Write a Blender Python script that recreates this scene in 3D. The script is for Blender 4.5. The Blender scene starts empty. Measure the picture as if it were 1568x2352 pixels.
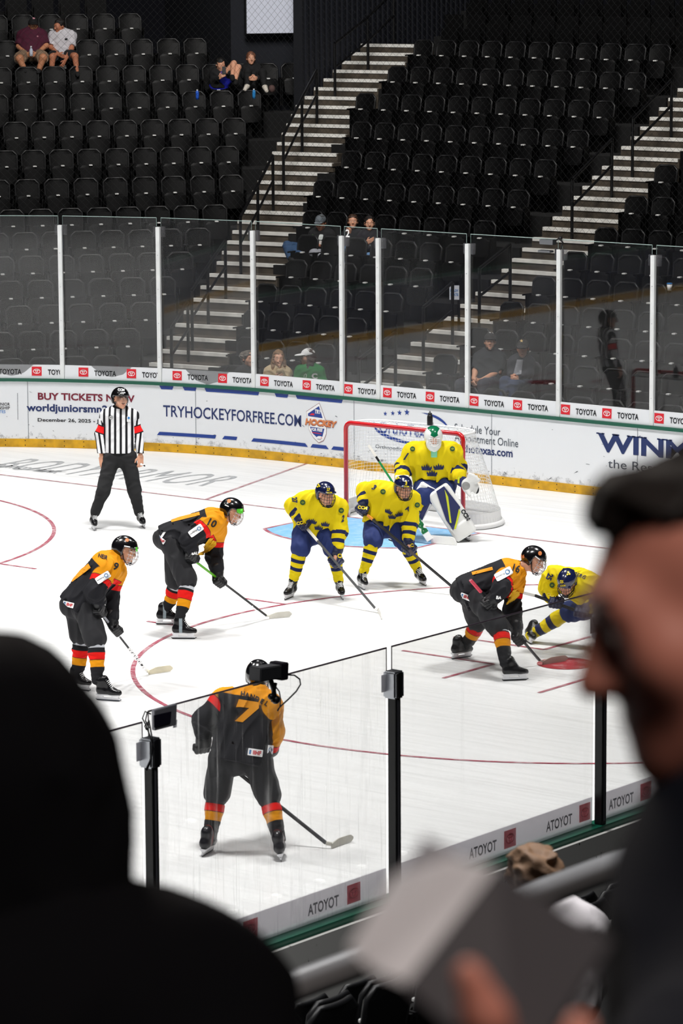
import bpy, bmesh, math, random
import numpy as np
from mathutils import Matrix, Vector
sc = bpy.context.scene
COL = sc.collection
A = lambda *v: np.array(v, float)
def nrm(v):
    v = np.asarray(v, float); return v / (np.linalg.norm(v) + 1e-12)
def lin(h):
    h = h.lstrip('#'); o = []
    for i in (0, 2, 4):
        c = int(h[i:i+2], 16) / 255
        o.append(c / 12.92 if c <= .04045 else ((c + .055) / 1.055) ** 2.4)
    return (*o, 1)

# ------------------------------------------------------------------ camera
CAM = A(27.752, -36.922, 7.772); YAW, PIT, ROL, FPX = -0.66204, -0.16336, -0.00585, 8301.5
FW = A(math.sin(YAW) * math.cos(PIT), math.cos(YAW) * math.cos(PIT), math.sin(PIT))
R0 = A(math.cos(YAW), -math.sin(YAW), 0); U0 = np.cross(R0, FW)
RT = R0 * math.cos(ROL) + U0 * math.sin(ROL); UP = -R0 * math.sin(ROL) + U0 * math.cos(ROL)
cd = bpy.data.cameras.new('camera'); cam = bpy.data.objects.new('camera', cd); COL.objects.link(cam)
cam.matrix_world = Matrix(((RT[0], UP[0], -FW[0], CAM[0]), (RT[1], UP[1], -FW[1], CAM[1]), (RT[2], UP[2], -FW[2], CAM[2]), (0, 0, 0, 1)))
cd.sensor_fit = 'VERTICAL'; cd.sensor_height = 36; cd.lens = FPX / 2352 * 36; cd.clip_end = 300; cd.clip_start = .05
cd.dof.use_dof = True; cd.dof.focus_distance = 41; cd.dof.aperture_fstop = 7.8
sc.camera = cam

# ------------------------------------------------------------------ world, lights, exposure
w = bpy.data.worlds.new('arena_air'); sc.world = w; w.use_nodes = True
w.node_tree.nodes['Background'].inputs[0].default_value = (.004, .004, .005, 1)
w.node_tree.nodes['Background'].inputs[1].default_value = 1.0
def area(name, loc, size, power, target=None, spread=180, col=(1, 1, 1), sy=None):
    l = bpy.data.lights.new(name, 'AREA'); l.energy = power; l.size = size; l.color = col; l.spread = math.radians(spread)
    if sy: l.shape = 'RECTANGLE'; l.size_y = sy
    o = bpy.data.objects.new(name, l); COL.objects.link(o); o.location = loc
    d = Vector(target) - Vector(loc) if target is not None else Vector((0, 0, -1))
    o.rotation_euler = d.to_track_quat('-Z', 'Y').to_euler()
    return o
for i, x in enumerate((-9, 0, 9)):
    for j, y in enumerate((-27, -15, -3)):
        area('rink_light', (x, y, 15), 2.2, 690, spread=100, col=(1, .99, .97))
area('stand_light', (-6, 3, 16), 5, 480, target=(-14, 12, 5), spread=90, col=(1, .97, .93))
area('stand_light', (0, 3, 16), 5, 420, target=(-2, 13, 4), spread=90, col=(1, .97, .93))
area('near_stand_light', (19.5, -24, 14), 4, 520, target=(18.5, -25, 2), spread=105)
area('near_fill_light', (20.5, -31.5, 11.5), 2.5, 55, target=(26.3, -35.3, 7.2), spread=60, col=(1, .9, .82))  # added fill from the rink side, brightens the foreground spectators
area('near_fill_light', (28.6, -36.2, 11.5), 2, 52, target=(26.2, -35, 7), spread=80, col=(1, .88, .8))  # added fill above the camera for the face, hand and booklet
sc.view_settings.view_transform = 'Standard'; sc.view_settings.look = 'None'
sc.view_settings.gamma = 1; sc.view_settings.use_curve_mapping = False
sc.view_settings.exposure = 0.0
try:
    sc.cycles.max_bounces = 7; sc.cycles.diffuse_bounces = 3; sc.cycles.glossy_bounces = 3; sc.cycles.transmission_bounces = 4
    sc.cycles.transparent_max_bounces = 16; sc.cycles.caustics_reflective = False; sc.cycles.caustics_refractive = False
    sc.cycles.use_denoising = True; sc.cycles.sample_clamp_indirect = 4
except Exception:
    pass

# ------------------------------------------------------------------ pixel helpers (photo frame 1568 x 2352)
def pray(u, v):
    return FW + (u - 784) / FPX * RT - (v - 1176) / FPX * UP
def at(u, v, D):
    return CAM + pray(u, v) * D
def onz(u, v, z=0.):
    d = pray(u, v); return CAM + d * ((z - CAM[2]) / d[2])
def ondepth(p):
    return float((np.asarray(p) - CAM) @ FW)
def pxof(p):
    d = np.asarray(p) - CAM; z = d @ FW
    return 784 + FPX * (d @ RT) / z, 1176 - FPX * (d @ UP) / z

# ------------------------------------------------------------------ materials
MATS = {}
def newmat(name):
    m = bpy.data.materials.new(name); m.use_nodes = True
    return m, m.node_tree, m.node_tree.nodes['Principled BSDF']
def bump(nt, b, scale, strength, dist=.02, detail=4, kind='noise', stretch=None):
    tc = nt.nodes.new('ShaderNodeTexCoord')
    t = nt.nodes.new('ShaderNodeTexNoise'); t.inputs['Scale'].default_value = scale; t.inputs['Detail'].default_value = detail
    if stretch:
        mp = nt.nodes.new('ShaderNodeMapping'); mp.inputs['Scale'].default_value = stretch
        nt.links.new(tc.outputs['Object'], mp.inputs['Vector']); nt.links.new(mp.outputs[0], t.inputs['Vector'])
    else:
        nt.links.new(tc.outputs['Object'], t.inputs['Vector'])
    bp = nt.nodes.new('ShaderNodeBump'); bp.inputs['Strength'].default_value = strength; bp.inputs['Distance'].default_value = dist
    nt.links.new(t.outputs[0], bp.inputs['Height']); nt.links.new(bp.outputs[0], b.inputs['Normal'])
    return t
def mat(name, col, rough=.6, metal=0, spec=.5, bmp=None, emit=None, var=0, coat=0, sheen=0):
    key = name
    if key in MATS: return MATS[key]
    m, nt, b = newmat(name)
    c = lin(col) if isinstance(col, str) else col
    b.inputs['Base Color'].default_value = c; b.inputs['Roughness'].default_value = rough
    b.inputs['Metallic'].default_value = metal; b.inputs['Specular IOR Level'].default_value = spec
    b.inputs['Coat Weight'].default_value = coat
    b.inputs['Sheen Weight'].default_value = sheen
    if bmp: bump(nt, b, *bmp)
    if var:
        tc = nt.nodes.new('ShaderNodeTexCoord'); t = nt.nodes.new('ShaderNodeTexNoise'); t.inputs['Scale'].default_value = 6; t.inputs['Detail'].default_value = 6
        nt.links.new(tc.outputs['Object'], t.inputs['Vector'])
        r = nt.nodes.new('ShaderNodeMapRange'); r.inputs[1].default_value = .35; r.inputs[2].default_value = .65; r.inputs[3].default_value = 1 - var; r.inputs[4].default_value = 1 + var
        nt.links.new(t.outputs[0], r.inputs[0])
        mx = nt.nodes.new('ShaderNodeVectorMath'); mx.operation = 'SCALE'; mx.inputs[0].default_value = c[:3]
        nt.links.new(r.outputs[0], mx.inputs['Scale']); nt.links.new(mx.outputs[0], b.inputs['Base Color'])
    if emit: b.inputs['Emission Color'].default_value = c; b.inputs['Emission Strength'].default_value = emit
    MATS[key] = m; return m
def layered(name, base, layers, rough=.75, spec=.25, bmp=None, coat=0, soft=.004, sheen=0):
    """garment material: base dye plus dyed regions, each given by a point attribute that is positive inside the region"""
    if name in MATS: return MATS[name]
    m, nt, b = newmat(name); b.inputs['Roughness'].default_value = rough; b.inputs['Specular IOR Level'].default_value = spec; b.inputs['Coat Weight'].default_value = coat
    b.inputs['Sheen Weight'].default_value = sheen
    prev = None; pc = lin(base)
    for an, col in layers:
        a = nt.nodes.new('ShaderNodeAttribute'); a.attribute_name = an
        r = nt.nodes.new('ShaderNodeMapRange'); r.inputs[1].default_value = soft * .1; r.inputs[2].default_value = soft * 1.4
        nt.links.new(a.outputs['Fac'], r.inputs[0])
        mx = nt.nodes.new('ShaderNodeMix'); mx.data_type = 'RGBA'
        nt.links.new(r.outputs[0], mx.inputs[0]); mx.inputs[7].default_value = lin(col)
        if prev is None: mx.inputs[6].default_value = pc
        else: nt.links.new(prev, mx.inputs[6])
        prev = mx.outputs[2]
    if prev is not None: nt.links.new(prev, b.inputs['Base Color'])
    else: b.inputs['Base Color'].default_value = pc
    if bmp: bump(nt, b, *bmp)
    MATS[name] = m; return m
def glassmat(name, haze=.02, hazecol=(.8, .82, .85, 1), scratch=None, tint=(1, 1, 1, 1), ior=1.45, refl=1.0, rough=.02):
    if name in MATS: return MATS[name]
    m = bpy.data.materials.new(name); m.use_nodes = True; nt = m.node_tree; nt.nodes.clear()
    N = nt.nodes.new; out = N('ShaderNodeOutputMaterial')
    tr = N('ShaderNodeBsdfTransparent'); tr.inputs[0].default_value = tint
    gl = N('ShaderNodeBsdfGlossy'); gl.inputs['Roughness'].default_value = rough
    fr = N('ShaderNodeFresnel'); fr.inputs[0].default_value = ior
    mu = N('ShaderNodeMath'); mu.operation = 'MULTIPLY'; mu.inputs[1].default_value = refl; nt.links.new(fr.outputs[0], mu.inputs[0])
    m1 = N('ShaderNodeMixShader'); nt.links.new(mu.outputs[0], m1.inputs[0]); nt.links.new(tr.outputs[0], m1.inputs[1]); nt.links.new(gl.outputs[0], m1.inputs[2])
    df = N('ShaderNodeBsdfDiffuse'); df.inputs[0].default_value = hazecol
    tl = N('ShaderNodeBsdfTranslucent'); tl.inputs[0].default_value = hazecol
    ad = N('ShaderNodeMixShader'); ad.inputs[0].default_value = .5; nt.links.new(df.outputs[0], ad.inputs[1]); nt.links.new(tl.outputs[0], ad.inputs[2])
    m2 = N('ShaderNodeMixShader'); m2.inputs[0].default_value = haze
    if scratch:
        tc = N('ShaderNodeTexCoord'); tot = None
        for (sx, sz, rot, thr, amt) in scratch:
            mp = N('ShaderNodeMapping'); mp.inputs['Scale'].default_value = (sx, sx, sz); mp.inputs['Rotation'].default_value = (rot, 0, 0)
            nt.links.new(tc.outputs['Object'], mp.inputs['Vector'])
            t = N('ShaderNodeTexNoise'); t.inputs['Scale'].default_value = 1; t.inputs['Detail'].default_value = 5; nt.links.new(mp.outputs[0], t.inputs['Vector'])
            r = N('ShaderNodeMapRange'); r.inputs[1].default_value = thr; r.inputs[2].default_value = thr + .16; r.inputs[4].default_value = amt
            nt.links.new(t.outputs[0], r.inputs[0])
            if tot is None: tot = r.outputs[0]
            else:
                ad2 = N('ShaderNodeMath'); ad2.operation = 'ADD'; nt.links.new(tot, ad2.inputs[0]); nt.links.new(r.outputs[0], ad2.inputs[1]); tot = ad2.outputs[0]
        a3 = N('ShaderNodeMath'); a3.operation = 'ADD'; a3.inputs[1].default_value = haze; a3.use_clamp = True; nt.links.new(tot, a3.inputs[0]); nt.links.new(a3.outputs[0], m2.inputs[0])
    nt.links.new(m1.outputs[0], m2.inputs[1]); nt.links.new(ad.outputs[0], m2.inputs[2]); nt.links.new(m2.outputs[0], out.inputs[0])
    MATS[name] = m; return m

# ------------------------------------------------------------------ object helpers
def tag(o, label=None, cat=None, group=None, kind=None):
    if label: o['label'] = label
    if cat: o['category'] = cat
    if group: o['group'] = group
    if kind: o['kind'] = kind
    return o
def thing(name, label, cat, loc=(0, 0, 0), rz=0, group=None):
    o = bpy.data.objects.new(name, None); COL.objects.link(o); o.empty_display_size = .1
    o.location = loc; o.rotation_euler = (0, 0, rz)
    return tag(o, label, cat, group)
def setparent(o, p):
    if p is None: return
    o.parent = p
    M = Matrix.Identity(4); q = p
    while q is not None:
        M = (q.matrix_parent_inverse.copy() if q.parent else Matrix.Identity(4)) @ q.matrix_basis @ M
        q = q.parent
    o.matrix_parent_inverse = M.inverted()
def link(name, me, m=None, parent=None, local=False):
    """one mesh object; mesh given in world space unless local (then in the parent's space)"""
    o = bpy.data.objects.new(name, me); COL.objects.link(o)
    if m is not None:
        for x in (m if isinstance(m, (list, tuple)) else [m]): me.materials.append(x)
    if parent is not None:
        if local: o.parent = parent
        else: setparent(o, parent)
    return o
def fastmesh(name, V, F, smooth=True):
    me = bpy.data.meshes.new(name); V = np.asarray(V, np.float32); F = np.asarray(F, np.int32)
    k = F.shape[1]
    me.vertices.add(len(V)); me.vertices.foreach_set('co', V.ravel())
    me.loops.add(F.size); me.loops.foreach_set('vertex_index', F.ravel())
    me.polygons.add(len(F)); me.polygons.foreach_set('loop_start', np.arange(0, F.size, k, dtype=np.int32))
    me.polygons.foreach_set('loop_total', np.full(len(F), k, np.int32))
    me.polygons.foreach_set('use_smooth', np.full(len(F), smooth))
    me.update(calc_edges=True); me.validate(); return me
class MB:
    """collects simple solids into one mesh"""
    def __init__(s): s.v = []; s.f = []
    def add(s, V, F):
        n = len(s.v); s.v += [tuple(map(float, x)) for x in V]; s.f += [[i + n for i in f] for f in F]; return s
    def box(s, c, h, M=None):
        M = np.eye(3) if M is None else np.asarray(M)
        V = [np.asarray(c) + (A(x, y, z) * h) @ M for x in (-1, 1) for y in (-1, 1) for z in (-1, 1)]
        return s.add(V, [[0, 1, 3, 2], [4, 6, 7, 5], [0, 4, 5, 1], [2, 3, 7, 6], [0, 2, 6, 4], [1, 5, 7, 3]])
    def bbox(s, lo, hi):
        lo, hi = np.asarray(lo, float), np.asarray(hi, float); return s.box((lo + hi) / 2, (hi - lo) / 2)
    def beam(s, a, b, w, h, up=(0, 0, 1)):
        a, b = np.asarray(a, float), np.asarray(b, float); d = nrm(b - a); x = np.cross(d, up)
        x = nrm(x) if np.linalg.norm(x) > 1e-4 else nrm(np.cross(d, (1, 0, 0))); y = np.cross(x, d)
        return s.box((a + b) / 2, A(w / 2, np.linalg.norm(b - a) / 2, h / 2), np.array([x, d, y]))
    def tube(s, pts, r, n=8, cap=True, closed=False):
        pts = [np.asarray(p, float) for p in pts]; N = len(pts); V = []; F = []
        rs = r if hasattr(r, '__len__') else [r] * N
        x = None
        for i, p in enumerate(pts):
            a, b = pts[max(i - 1, 0)], pts[min(i + 1, N - 1)]
            if closed: a, b = pts[(i - 1) % N], pts[(i + 1) % N]
            d = nrm(b - a)
            if x is None:
                x = np.cross(d, (0, 0, 1));
                if np.linalg.norm(x) < 1e-3: x = np.cross(d, (1, 0, 0))
            x = nrm(x - d * (x @ d)); y = np.cross(d, x)
            for k in range(n):
                t = 2 * math.pi * k / n; V.append(p + rs[i] * (x * math.cos(t) + y * math.sin(t)))
        for i in range(N if closed else N - 1):
            j = (i + 1) % N
            for k in range(n): F.append([i * n + k, i * n + (k + 1) % n, j * n + (k + 1) % n, j * n + k])
        if cap and not closed: F.append(list(range(n))[::-1]); F.append([(N - 1) * n + k for k in range(n)])
        return s.add(V, F)
    def lathe(s, prof, c, n=16, M=None):
        M = np.eye(3) if M is None else np.asarray(M); V = []; F = []
        for r, z in prof:
            for k in range(n):
                t = 2 * math.pi * k / n; V.append(np.asarray(c) + A(r * math.cos(t), r * math.sin(t), z) @ M)
        for i in range(len(prof) - 1):
            for k in range(n): F.append([i * n + k, i * n + (k + 1) % n, (i + 1) * n + (k + 1) % n, (i + 1) * n + k])
        F.append(list(range(n))[::-1]); F.append([(len(prof) - 1) * n + k for k in range(n)])
        return s.add(V, F)
    def strip(s, a, b, closed=False):
        """quads between two point rows"""
        n = len(a); V = list(a) + list(b); F = [[i, (i + 1) % n, n + (i + 1) % n, n + i] for i in range(n if closed else n - 1)]
        return s.add(V, F)
    def build(s, name, m, parent=None, smooth=False, bevel=0, local=False):
        me = bpy.data.meshes.new(name); me.from_pydata(s.v, [], s.f)
        if bevel or True:
            bm = bmesh.new(); bm.from_mesh(me)
            bmesh.ops.recalc_face_normals(bm, faces=bm.faces)
            if bevel: bmesh.ops.bevel(bm, geom=list(bm.edges), offset=bevel, segments=2, affect='EDGES', clamp_overlap=True)
            bm.to_mesh(me); bm.free()
        if smooth: me.polygons.foreach_set('use_smooth', [True] * len(me.polygons))
        return link(name, me, m, parent, local)

# ------------------------------------------------------------------ lettering (built-in font) as flat outlines
TXT = {}
def text2d(s, bold=0., shear=0., spacing=1.0):
    """vertices (N,2), faces; cap height 1, origin at left end of the baseline"""
    key = (s, bold, shear, spacing)
    if key in TXT: return TXT[key]
    c = bpy.data.curves.new('t', 'FONT'); c.body = s; c.offset = bold; c.shear = shear; c.space_character = spacing; c.resolution_u = 3
    o = bpy.data.objects.new('t', c); me = bpy.data.meshes.new_from_object(o)
    V = np.array([v.co[:2] for v in me.vertices]).reshape(-1, 2); F = [list(p.vertices) for p in me.polygons]
    bpy.data.objects.remove(o); bpy.data.curves.remove(c); bpy.data.meshes.remove(me)
    V = V / .729
    if len(V): V[:, 0] -= V[:, 0].min()
    TXT[key] = (V, F); return TXT[key]
def poly2d(pts): return (np.array(pts, float), [list(range(len(pts)))])
def join2d(*g):
    V = []; F = []; n = 0
    for v, f in g: V.append(v); F += [[i + n for i in q] for q in f]; n += len(v)
    return np.concatenate(V), F
def ring2d(c, rx, ry, w, n=28):
    t = np.linspace(0, 2 * math.pi, n, endpoint=False); o = np.stack([c[0] + rx * np.cos(t), c[1] + ry * np.sin(t)], 1); i = np.stack([c[0] + (rx - w) * np.cos(t), c[1] + (ry - w) * np.sin(t)], 1)
    return np.concatenate([o, i]), [[k, (k + 1) % n, n + (k + 1) % n, n + k] for k in range(n)]
def disc2d(c, rx, ry=None, n=24):
    t = np.linspace(0, 2 * math.pi, n, endpoint=False); return poly2d(np.stack([c[0] + rx * np.cos(t), c[1] + (ry or rx) * np.sin(t)], 1))
def star2d(c, r): return poly2d([(c[0] + (r if k % 2 == 0 else r * .4) * math.sin(k * math.pi / 5), c[1] + (r if k % 2 == 0 else r * .4) * math.cos(k * math.pi / 5)) for k in range(10)])
def fit2d(g, w=None, h=None, x=0., y=0.):
    v, f = g; v = v.copy(); v[:, 0] -= v[:, 0].min() if len(v) else 0
    if w: v[:, 0] *= w / v[:, 0].max()
    if h: v[:, 1] *= h
    return v + A(x, y), f
def tess(g, maxlen):
    v, f = g; bm = bmesh.new(); bv = [bm.verts.new((p[0], p[1], 0)) for p in v]
    for q in f:
        try: bm.faces.new([bv[i] for i in q])
        except ValueError: pass
    bmesh.ops.triangulate(bm, faces=bm.faces)
    for _ in range(5):
        e = [x for x in bm.edges if x.calc_length() > maxlen]
        if not e: break
        bmesh.ops.subdivide_edges(bm, edges=e, cuts=1); bmesh.ops.triangulate(bm, faces=bm.faces)
    bm.verts.index_update(); V = np.array([x.co[:2] for x in bm.verts]); F = [[x.index for x in q.verts] for q in bm.faces]; bm.free(); return V, F
def plate(name, g, mapf, m, parent=None, label=None):
    """lay a flat outline onto a surface given by mapf(x, y) -> 3-D point"""
    v, f = g; me = bpy.data.meshes.new(name); me.from_pydata([tuple(map(float, mapf(a, b))) for a, b in v], [], f)
    o = link(name, me, m, parent)
    if label: o['label'] = label
    return o

# ------------------------------------------------------------------ solid modelling with smooth distance fields
class S:
    def __init__(s, f, lo, hi): s.f = f; s.lo = np.asarray(lo, float); s.hi = np.asarray(hi, float)
    def __call__(s, P): return s.f(P)
def cap(a, b, ra, rb=None):
    a = np.asarray(a, float); b = np.asarray(b, float); rb = ra if rb is None else rb
    d = b - a; L = d @ d + 1e-12; R = max(ra, rb)
    def f(P):
        q = P - a; h = np.clip(q @ d / L, 0, 1); q = q - h[:, None] * d
        return np.sqrt(np.einsum('ij,ij->i', q, q)) - (ra + (rb - ra) * h)
    return S(f, np.minimum(a, b) - R, np.maximum(a, b) + R)
def ball(c, r): return cap(c, np.asarray(c) + A(0, 0, 1e-4), r)
def ell(c, r, M=None):
    c = np.asarray(c, float); r = np.asarray(r, float); M = np.eye(3) if M is None else np.asarray(M)
    def f(P):
        q = (P - c) @ M.T; k0 = np.linalg.norm(q / r, axis=1); k1 = np.linalg.norm(q / r ** 2, axis=1) + 1e-9
        return np.where(k0 < 1e-6, -r.min(), k0 * (k0 - 1) / k1)
    e = np.abs(M.T) @ r
    return S(f, c - e, c + e)
def rbox(c, h, M=None, rnd=.01):
    c = np.asarray(c, float); h = np.asarray(h, float); M = np.eye(3) if M is None else np.asarray(M)
    def f(P):
        q = np.abs((P - c) @ M.T) - h + rnd
        return np.linalg.norm(np.maximum(q, 0), axis=1) + np.minimum(q.max(1), 0) - rnd
    e = np.abs(M.T) @ h
    return S(f, c - e, c + e)
def U(k, *s):
    lo = np.min([x.lo for x in s], 0); hi = np.max([x.hi for x in s], 0)
    def f(P):
        d = s[0](P)
        for x in s[1:]:
            e = x(P)
            if k > 0:
                h = np.maximum(k - np.abs(d - e), 0) / k; d = np.minimum(d, e) - h * h * k * .25
            else: d = np.minimum(d, e)
        return d
    return S(f, lo - k * .3, hi + k * .3)
def SUB(a, b, k=.01):
    def f(P):
        d = a(P); e = -b(P); h = np.maximum(k - np.abs(d - e), 0) / k
        return np.maximum(d, e) + h * h * k * .25
    return S(f, a.lo, a.hi)
def CUT(a, p, n, k=.006):
    """keep what lies behind the plane through p with outward normal n"""
    p = np.asarray(p, float); n = nrm(n)
    return SUB(a, S(lambda P: -((P - p) @ n), a.lo, a.hi), k)
def WR(a, amp, freq, seed=0, stretch=None):
    """cloth folds"""
    r = np.random.RandomState(seed); ks = r.normal(size=(7, 3)) * freq; ph = r.uniform(0, 6.28, 7)
    if stretch is not None:
        d = nrm(stretch); ks = ks - .75 * (ks @ d)[:, None] * d
    def f(P):
        w = np.zeros(len(P)); off = np.sin(P @ (r0 * freq * .5)) * 1.3
        for k, p in zip(ks, ph): w += np.sin(P @ k + p + off)
        w /= 3.
        return a(P) + amp * (np.abs(w) * 1.7 - .8)
    r0 = r.normal(size=3)
    return S(f, a.lo - amp, a.hi + amp)
OFF8 = np.array([[0, 0, 0], [1, 0, 0], [0, 1, 0], [1, 1, 0], [0, 0, 1], [1, 0, 1], [0, 1, 1], [1, 1, 1]])
EDG = [(0, 1), (2, 3), (4, 5), (6, 7), (0, 2), (1, 3), (4, 6), (5, 7), (0, 4), (1, 5), (2, 6), (3, 7)]
def nets(f, h):
    lo = f.lo - 3 * h; hi = f.hi + 3 * h; B = 4; H = B * h
    n = np.ceil((hi - lo) / H).astype(int) + 1
    g = np.stack(np.meshgrid(*[np.arange(k) for k in n], indexing='ij'), -1).reshape(-1, 3)
    d = f(lo + (g + .5) * H); g = g[np.abs(d) < H * 1.25]
    loc = np.stack(np.meshgrid(*[np.arange(B)] * 3, indexing='ij'), -1).reshape(-1, 3)
    cells = (g[:, None] * B + loc[None]).reshape(-1, 3)
    N = n * B + 2
    cid = lambda c: (c[..., 0] * N[1] + c[..., 1]) * N[2] + c[..., 2]
    cor = cid(cells[:, None] + OFF8[None])
    uq, inv = np.unique(cor, return_inverse=True); inv = inv.reshape(cor.shape)
    ijk = np.stack([uq // (N[1] * N[2]), (uq // N[2]) % N[1], uq % N[2]], 1)
    val = np.concatenate([f(lo + ijk[i:i + 200000] * h) for i in range(0, len(ijk), 200000)])
    C = val[inv]; s = C < 0; act = s.any(1) & ~s.all(1)
    cells = cells[act]; C = C[act]; s = s[act]
    acc = np.zeros((len(cells), 3)); cnt = np.zeros(len(cells))
    for a, b in EDG:
        x = s[:, a] != s[:, b]
        t = np.where(x, C[:, a] / np.where(x, C[:, a] - C[:, b], 1), 0)
        acc += np.where(x[:, None], OFF8[a] + t[:, None] * (OFF8[b] - OFF8[a]), 0); cnt += x
    V = lo + (cells + acc / cnt[:, None]) * h
    ids = cid(cells); o = np.argsort(ids); sid = ids[o]
    F = []
    ax = np.eye(3, dtype=int)
    for a in range(3):
        b, c = (a + 1) % 3, (a + 2) % 3; e = 1 << a
        x = s[:, 0] != s[:, e]; cc = cells[x]; me = np.nonzero(x)[0]; fl = s[x, 0]
        def look(q):
            k = cid(q); p = np.searchsorted(sid, k); p = np.minimum(p, len(sid) - 1); ok = sid[p] == k; return o[p], ok
        i1, k1 = look(cc - ax[b]); i2, k2 = look(cc - ax[b] - ax[c]); i3, k3 = look(cc - ax[c]); ok = k1 & k2 & k3
        q = np.stack([me, i1, i2, i3], 1); q = np.where(fl[:, None], q, q[:, ::-1]); F.append(q[ok])
    return V, np.concatenate(F)
def grad(f, P, e=.002):
    return np.stack([f(P + d) - f(P - d) for d in np.eye(3) * e], 1) / (2 * e)
def solid(name, f, h, m, parent=None, ch=None, label=None):
    V, F = nets(f, h)
    if not len(V): return None
    me = fastmesh(name, V, F)
    for k, fn in (ch or {}).items():
        a = me.attributes.new(k, 'FLOAT', 'POINT'); a.data.foreach_set('value', np.asarray(fn(V), np.float32))
    o = link(name, me, m, parent)
    if label: o['label'] = label
    return o
def trace(f, uv, D0, off=.004):
    """where the sight lines through photo pixels meet the solid f"""
    d = np.array([pray(u, v) for u, v in uv]); L = np.linalg.norm(d, axis=1); d = d / L[:, None]; t = (D0 - .9) * L; lo = t.copy(); n = len(t)
    be = np.full(n, 9.); bt = t.copy(); hit = np.zeros(n, bool); act = np.ones(n, bool)
    for _ in range(160):
        if not act.any(): break
        i = np.nonzero(act)[0]; e = f(CAM + d[i] * t[i][:, None])
        b_ = e < be[i]; be[i[b_]] = e[b_]; bt[i[b_]] = t[i][b_]
        h = e < off; hit[i[h]] = True; act[i[h]] = False
        k = i[~h]; lo[k] = t[k]; t[k] += np.maximum(e[~h] * .5, .0012); out = k[t[k] > (D0 + 1.2) * L[k]]; act[out] = False
    hi = t.copy()
    for _ in range(9):
        m_ = (lo + hi) / 2; e = f(CAM + d * m_[:, None]); ins = e < off; hi = np.where(ins, m_, hi); lo = np.where(ins, lo, m_)
    t = np.where(hit, lo, bt); P = CAM + d * t[:, None]
    if (~hit).any():
        q = P[~hit]
        for _ in range(6):
            g = grad(f, q); q = q - g * ((f(q) - off) / np.maximum((g * g).sum(1), .2))[:, None]
        P[~hit] = q
    return P

# ------------------------------------------------------------------ rink: ice, markings, boards
CX, CY, CR = 4.42, 3.353 - 8.53, 8.53
def wallmap(s, z, off=0.):
    """board perimeter: s along the end boards (s = x on the straight), z up, off towards the ice"""
    sg = 1 if s >= 0 else -1; a = abs(s)
    if a <= CX: return A(s, 3.353 - off, z)
    th = (a - CX) / CR
    if th <= math.pi / 2: return A(sg * (CX + (CR - off) * math.sin(th)), CY + (CR - off) * math.cos(th), z)
    return A(sg * (12.95 - off), CY - (a - CX - CR * math.pi / 2), z)
SEND = CX + CR * math.pi / 2
SV = sorted(set(np.round(np.concatenate([np.linspace(-SEND, -CX, 91), np.linspace(-CX, CX, 9), np.linspace(CX, SEND, 41), [-SEND - 42, SEND + 42]]), 4)))
def ringwall(name, prof, m, parent=None, ss=SV):
    """sweep a closed (off, z) outline along the boards"""
    n = len(prof); V = []; F = []
    for s in ss:
        for o, z in prof: V.append(wallmap(s, z, o))
    for i in range(len(ss) - 1):
        for k in range(n): F.append([i * n + k, i * n + (k + 1) % n, (i + 1) * n + (k + 1) % n, (i + 1) * n + k])
    F += [list(range(n)), [(len(ss) - 1) * n + k for k in range(n)]]
    b = MB().add(V, F).build(name, m, parent); return b
# ice
m, nt, b = newmat('ice'); MATS['ice'] = m
b.inputs['Base Color'].default_value = (.86, .875, .88, 1); b.inputs['Roughness'].default_value = .35; b.inputs['Specular IOR Level'].default_value = .25
tc = nt.nodes.new('ShaderNodeTexCoord'); prevc = None
cr = None
for (sx, sy, rot, thr, dk) in ((.5, 14, .5, .56, .92), (.6, 16, -.9, .57, .93), (.25, .3, 0, .55, .92)):
    mp = nt.nodes.new('ShaderNodeMapping'); mp.inputs['Scale'].default_value = (sx, sy, 1); mp.inputs['Rotation'].default_value = (0, 0, rot)
    t = nt.nodes.new('ShaderNodeTexNoise'); t.inputs['Scale'].default_value = 1; t.inputs['Detail'].default_value = 5
    r = nt.nodes.new('ShaderNodeMapRange'); r.inputs[1].default_value = thr - .1; r.inputs[2].default_value = thr + .1; r.inputs[3].default_value = 1; r.inputs[4].default_value = dk
    nt.links.new(tc.outputs['Object'], mp.inputs['Vector']); nt.links.new(mp.outputs[0], t.inputs['Vector']); nt.links.new(t.outputs[0], r.inputs[0])
    if cr is None: cr = r.outputs[0]
    else:
        mu = nt.nodes.new('ShaderNodeMath'); mu.operation = 'MULTIPLY'; nt.links.new(cr, mu.inputs[0]); nt.links.new(r.outputs[0], mu.inputs[1]); cr = mu.outputs[0]
sc_ = nt.nodes.new('ShaderNodeVectorMath'); sc_.operation = 'SCALE'; sc_.inputs[0].default_value = (.90, .905, .905); nt.links.new(cr, sc_.inputs['Scale']); nt.links.new(sc_.outputs[0], b.inputs['Base Color'])
bump(nt, b, 3, .12, .01, 6)
out = [wallmap(s, 0, 0) for s in SV]
me = bpy.data.meshes.new('floor'); me.from_pydata([tuple(p) for p in out], [], [list(range(len(out)))[::-1]])
tag(link('floor', me, MATS['ice']), 'white scratched ice sheet of the rink', 'ice', kind='structure')
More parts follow.
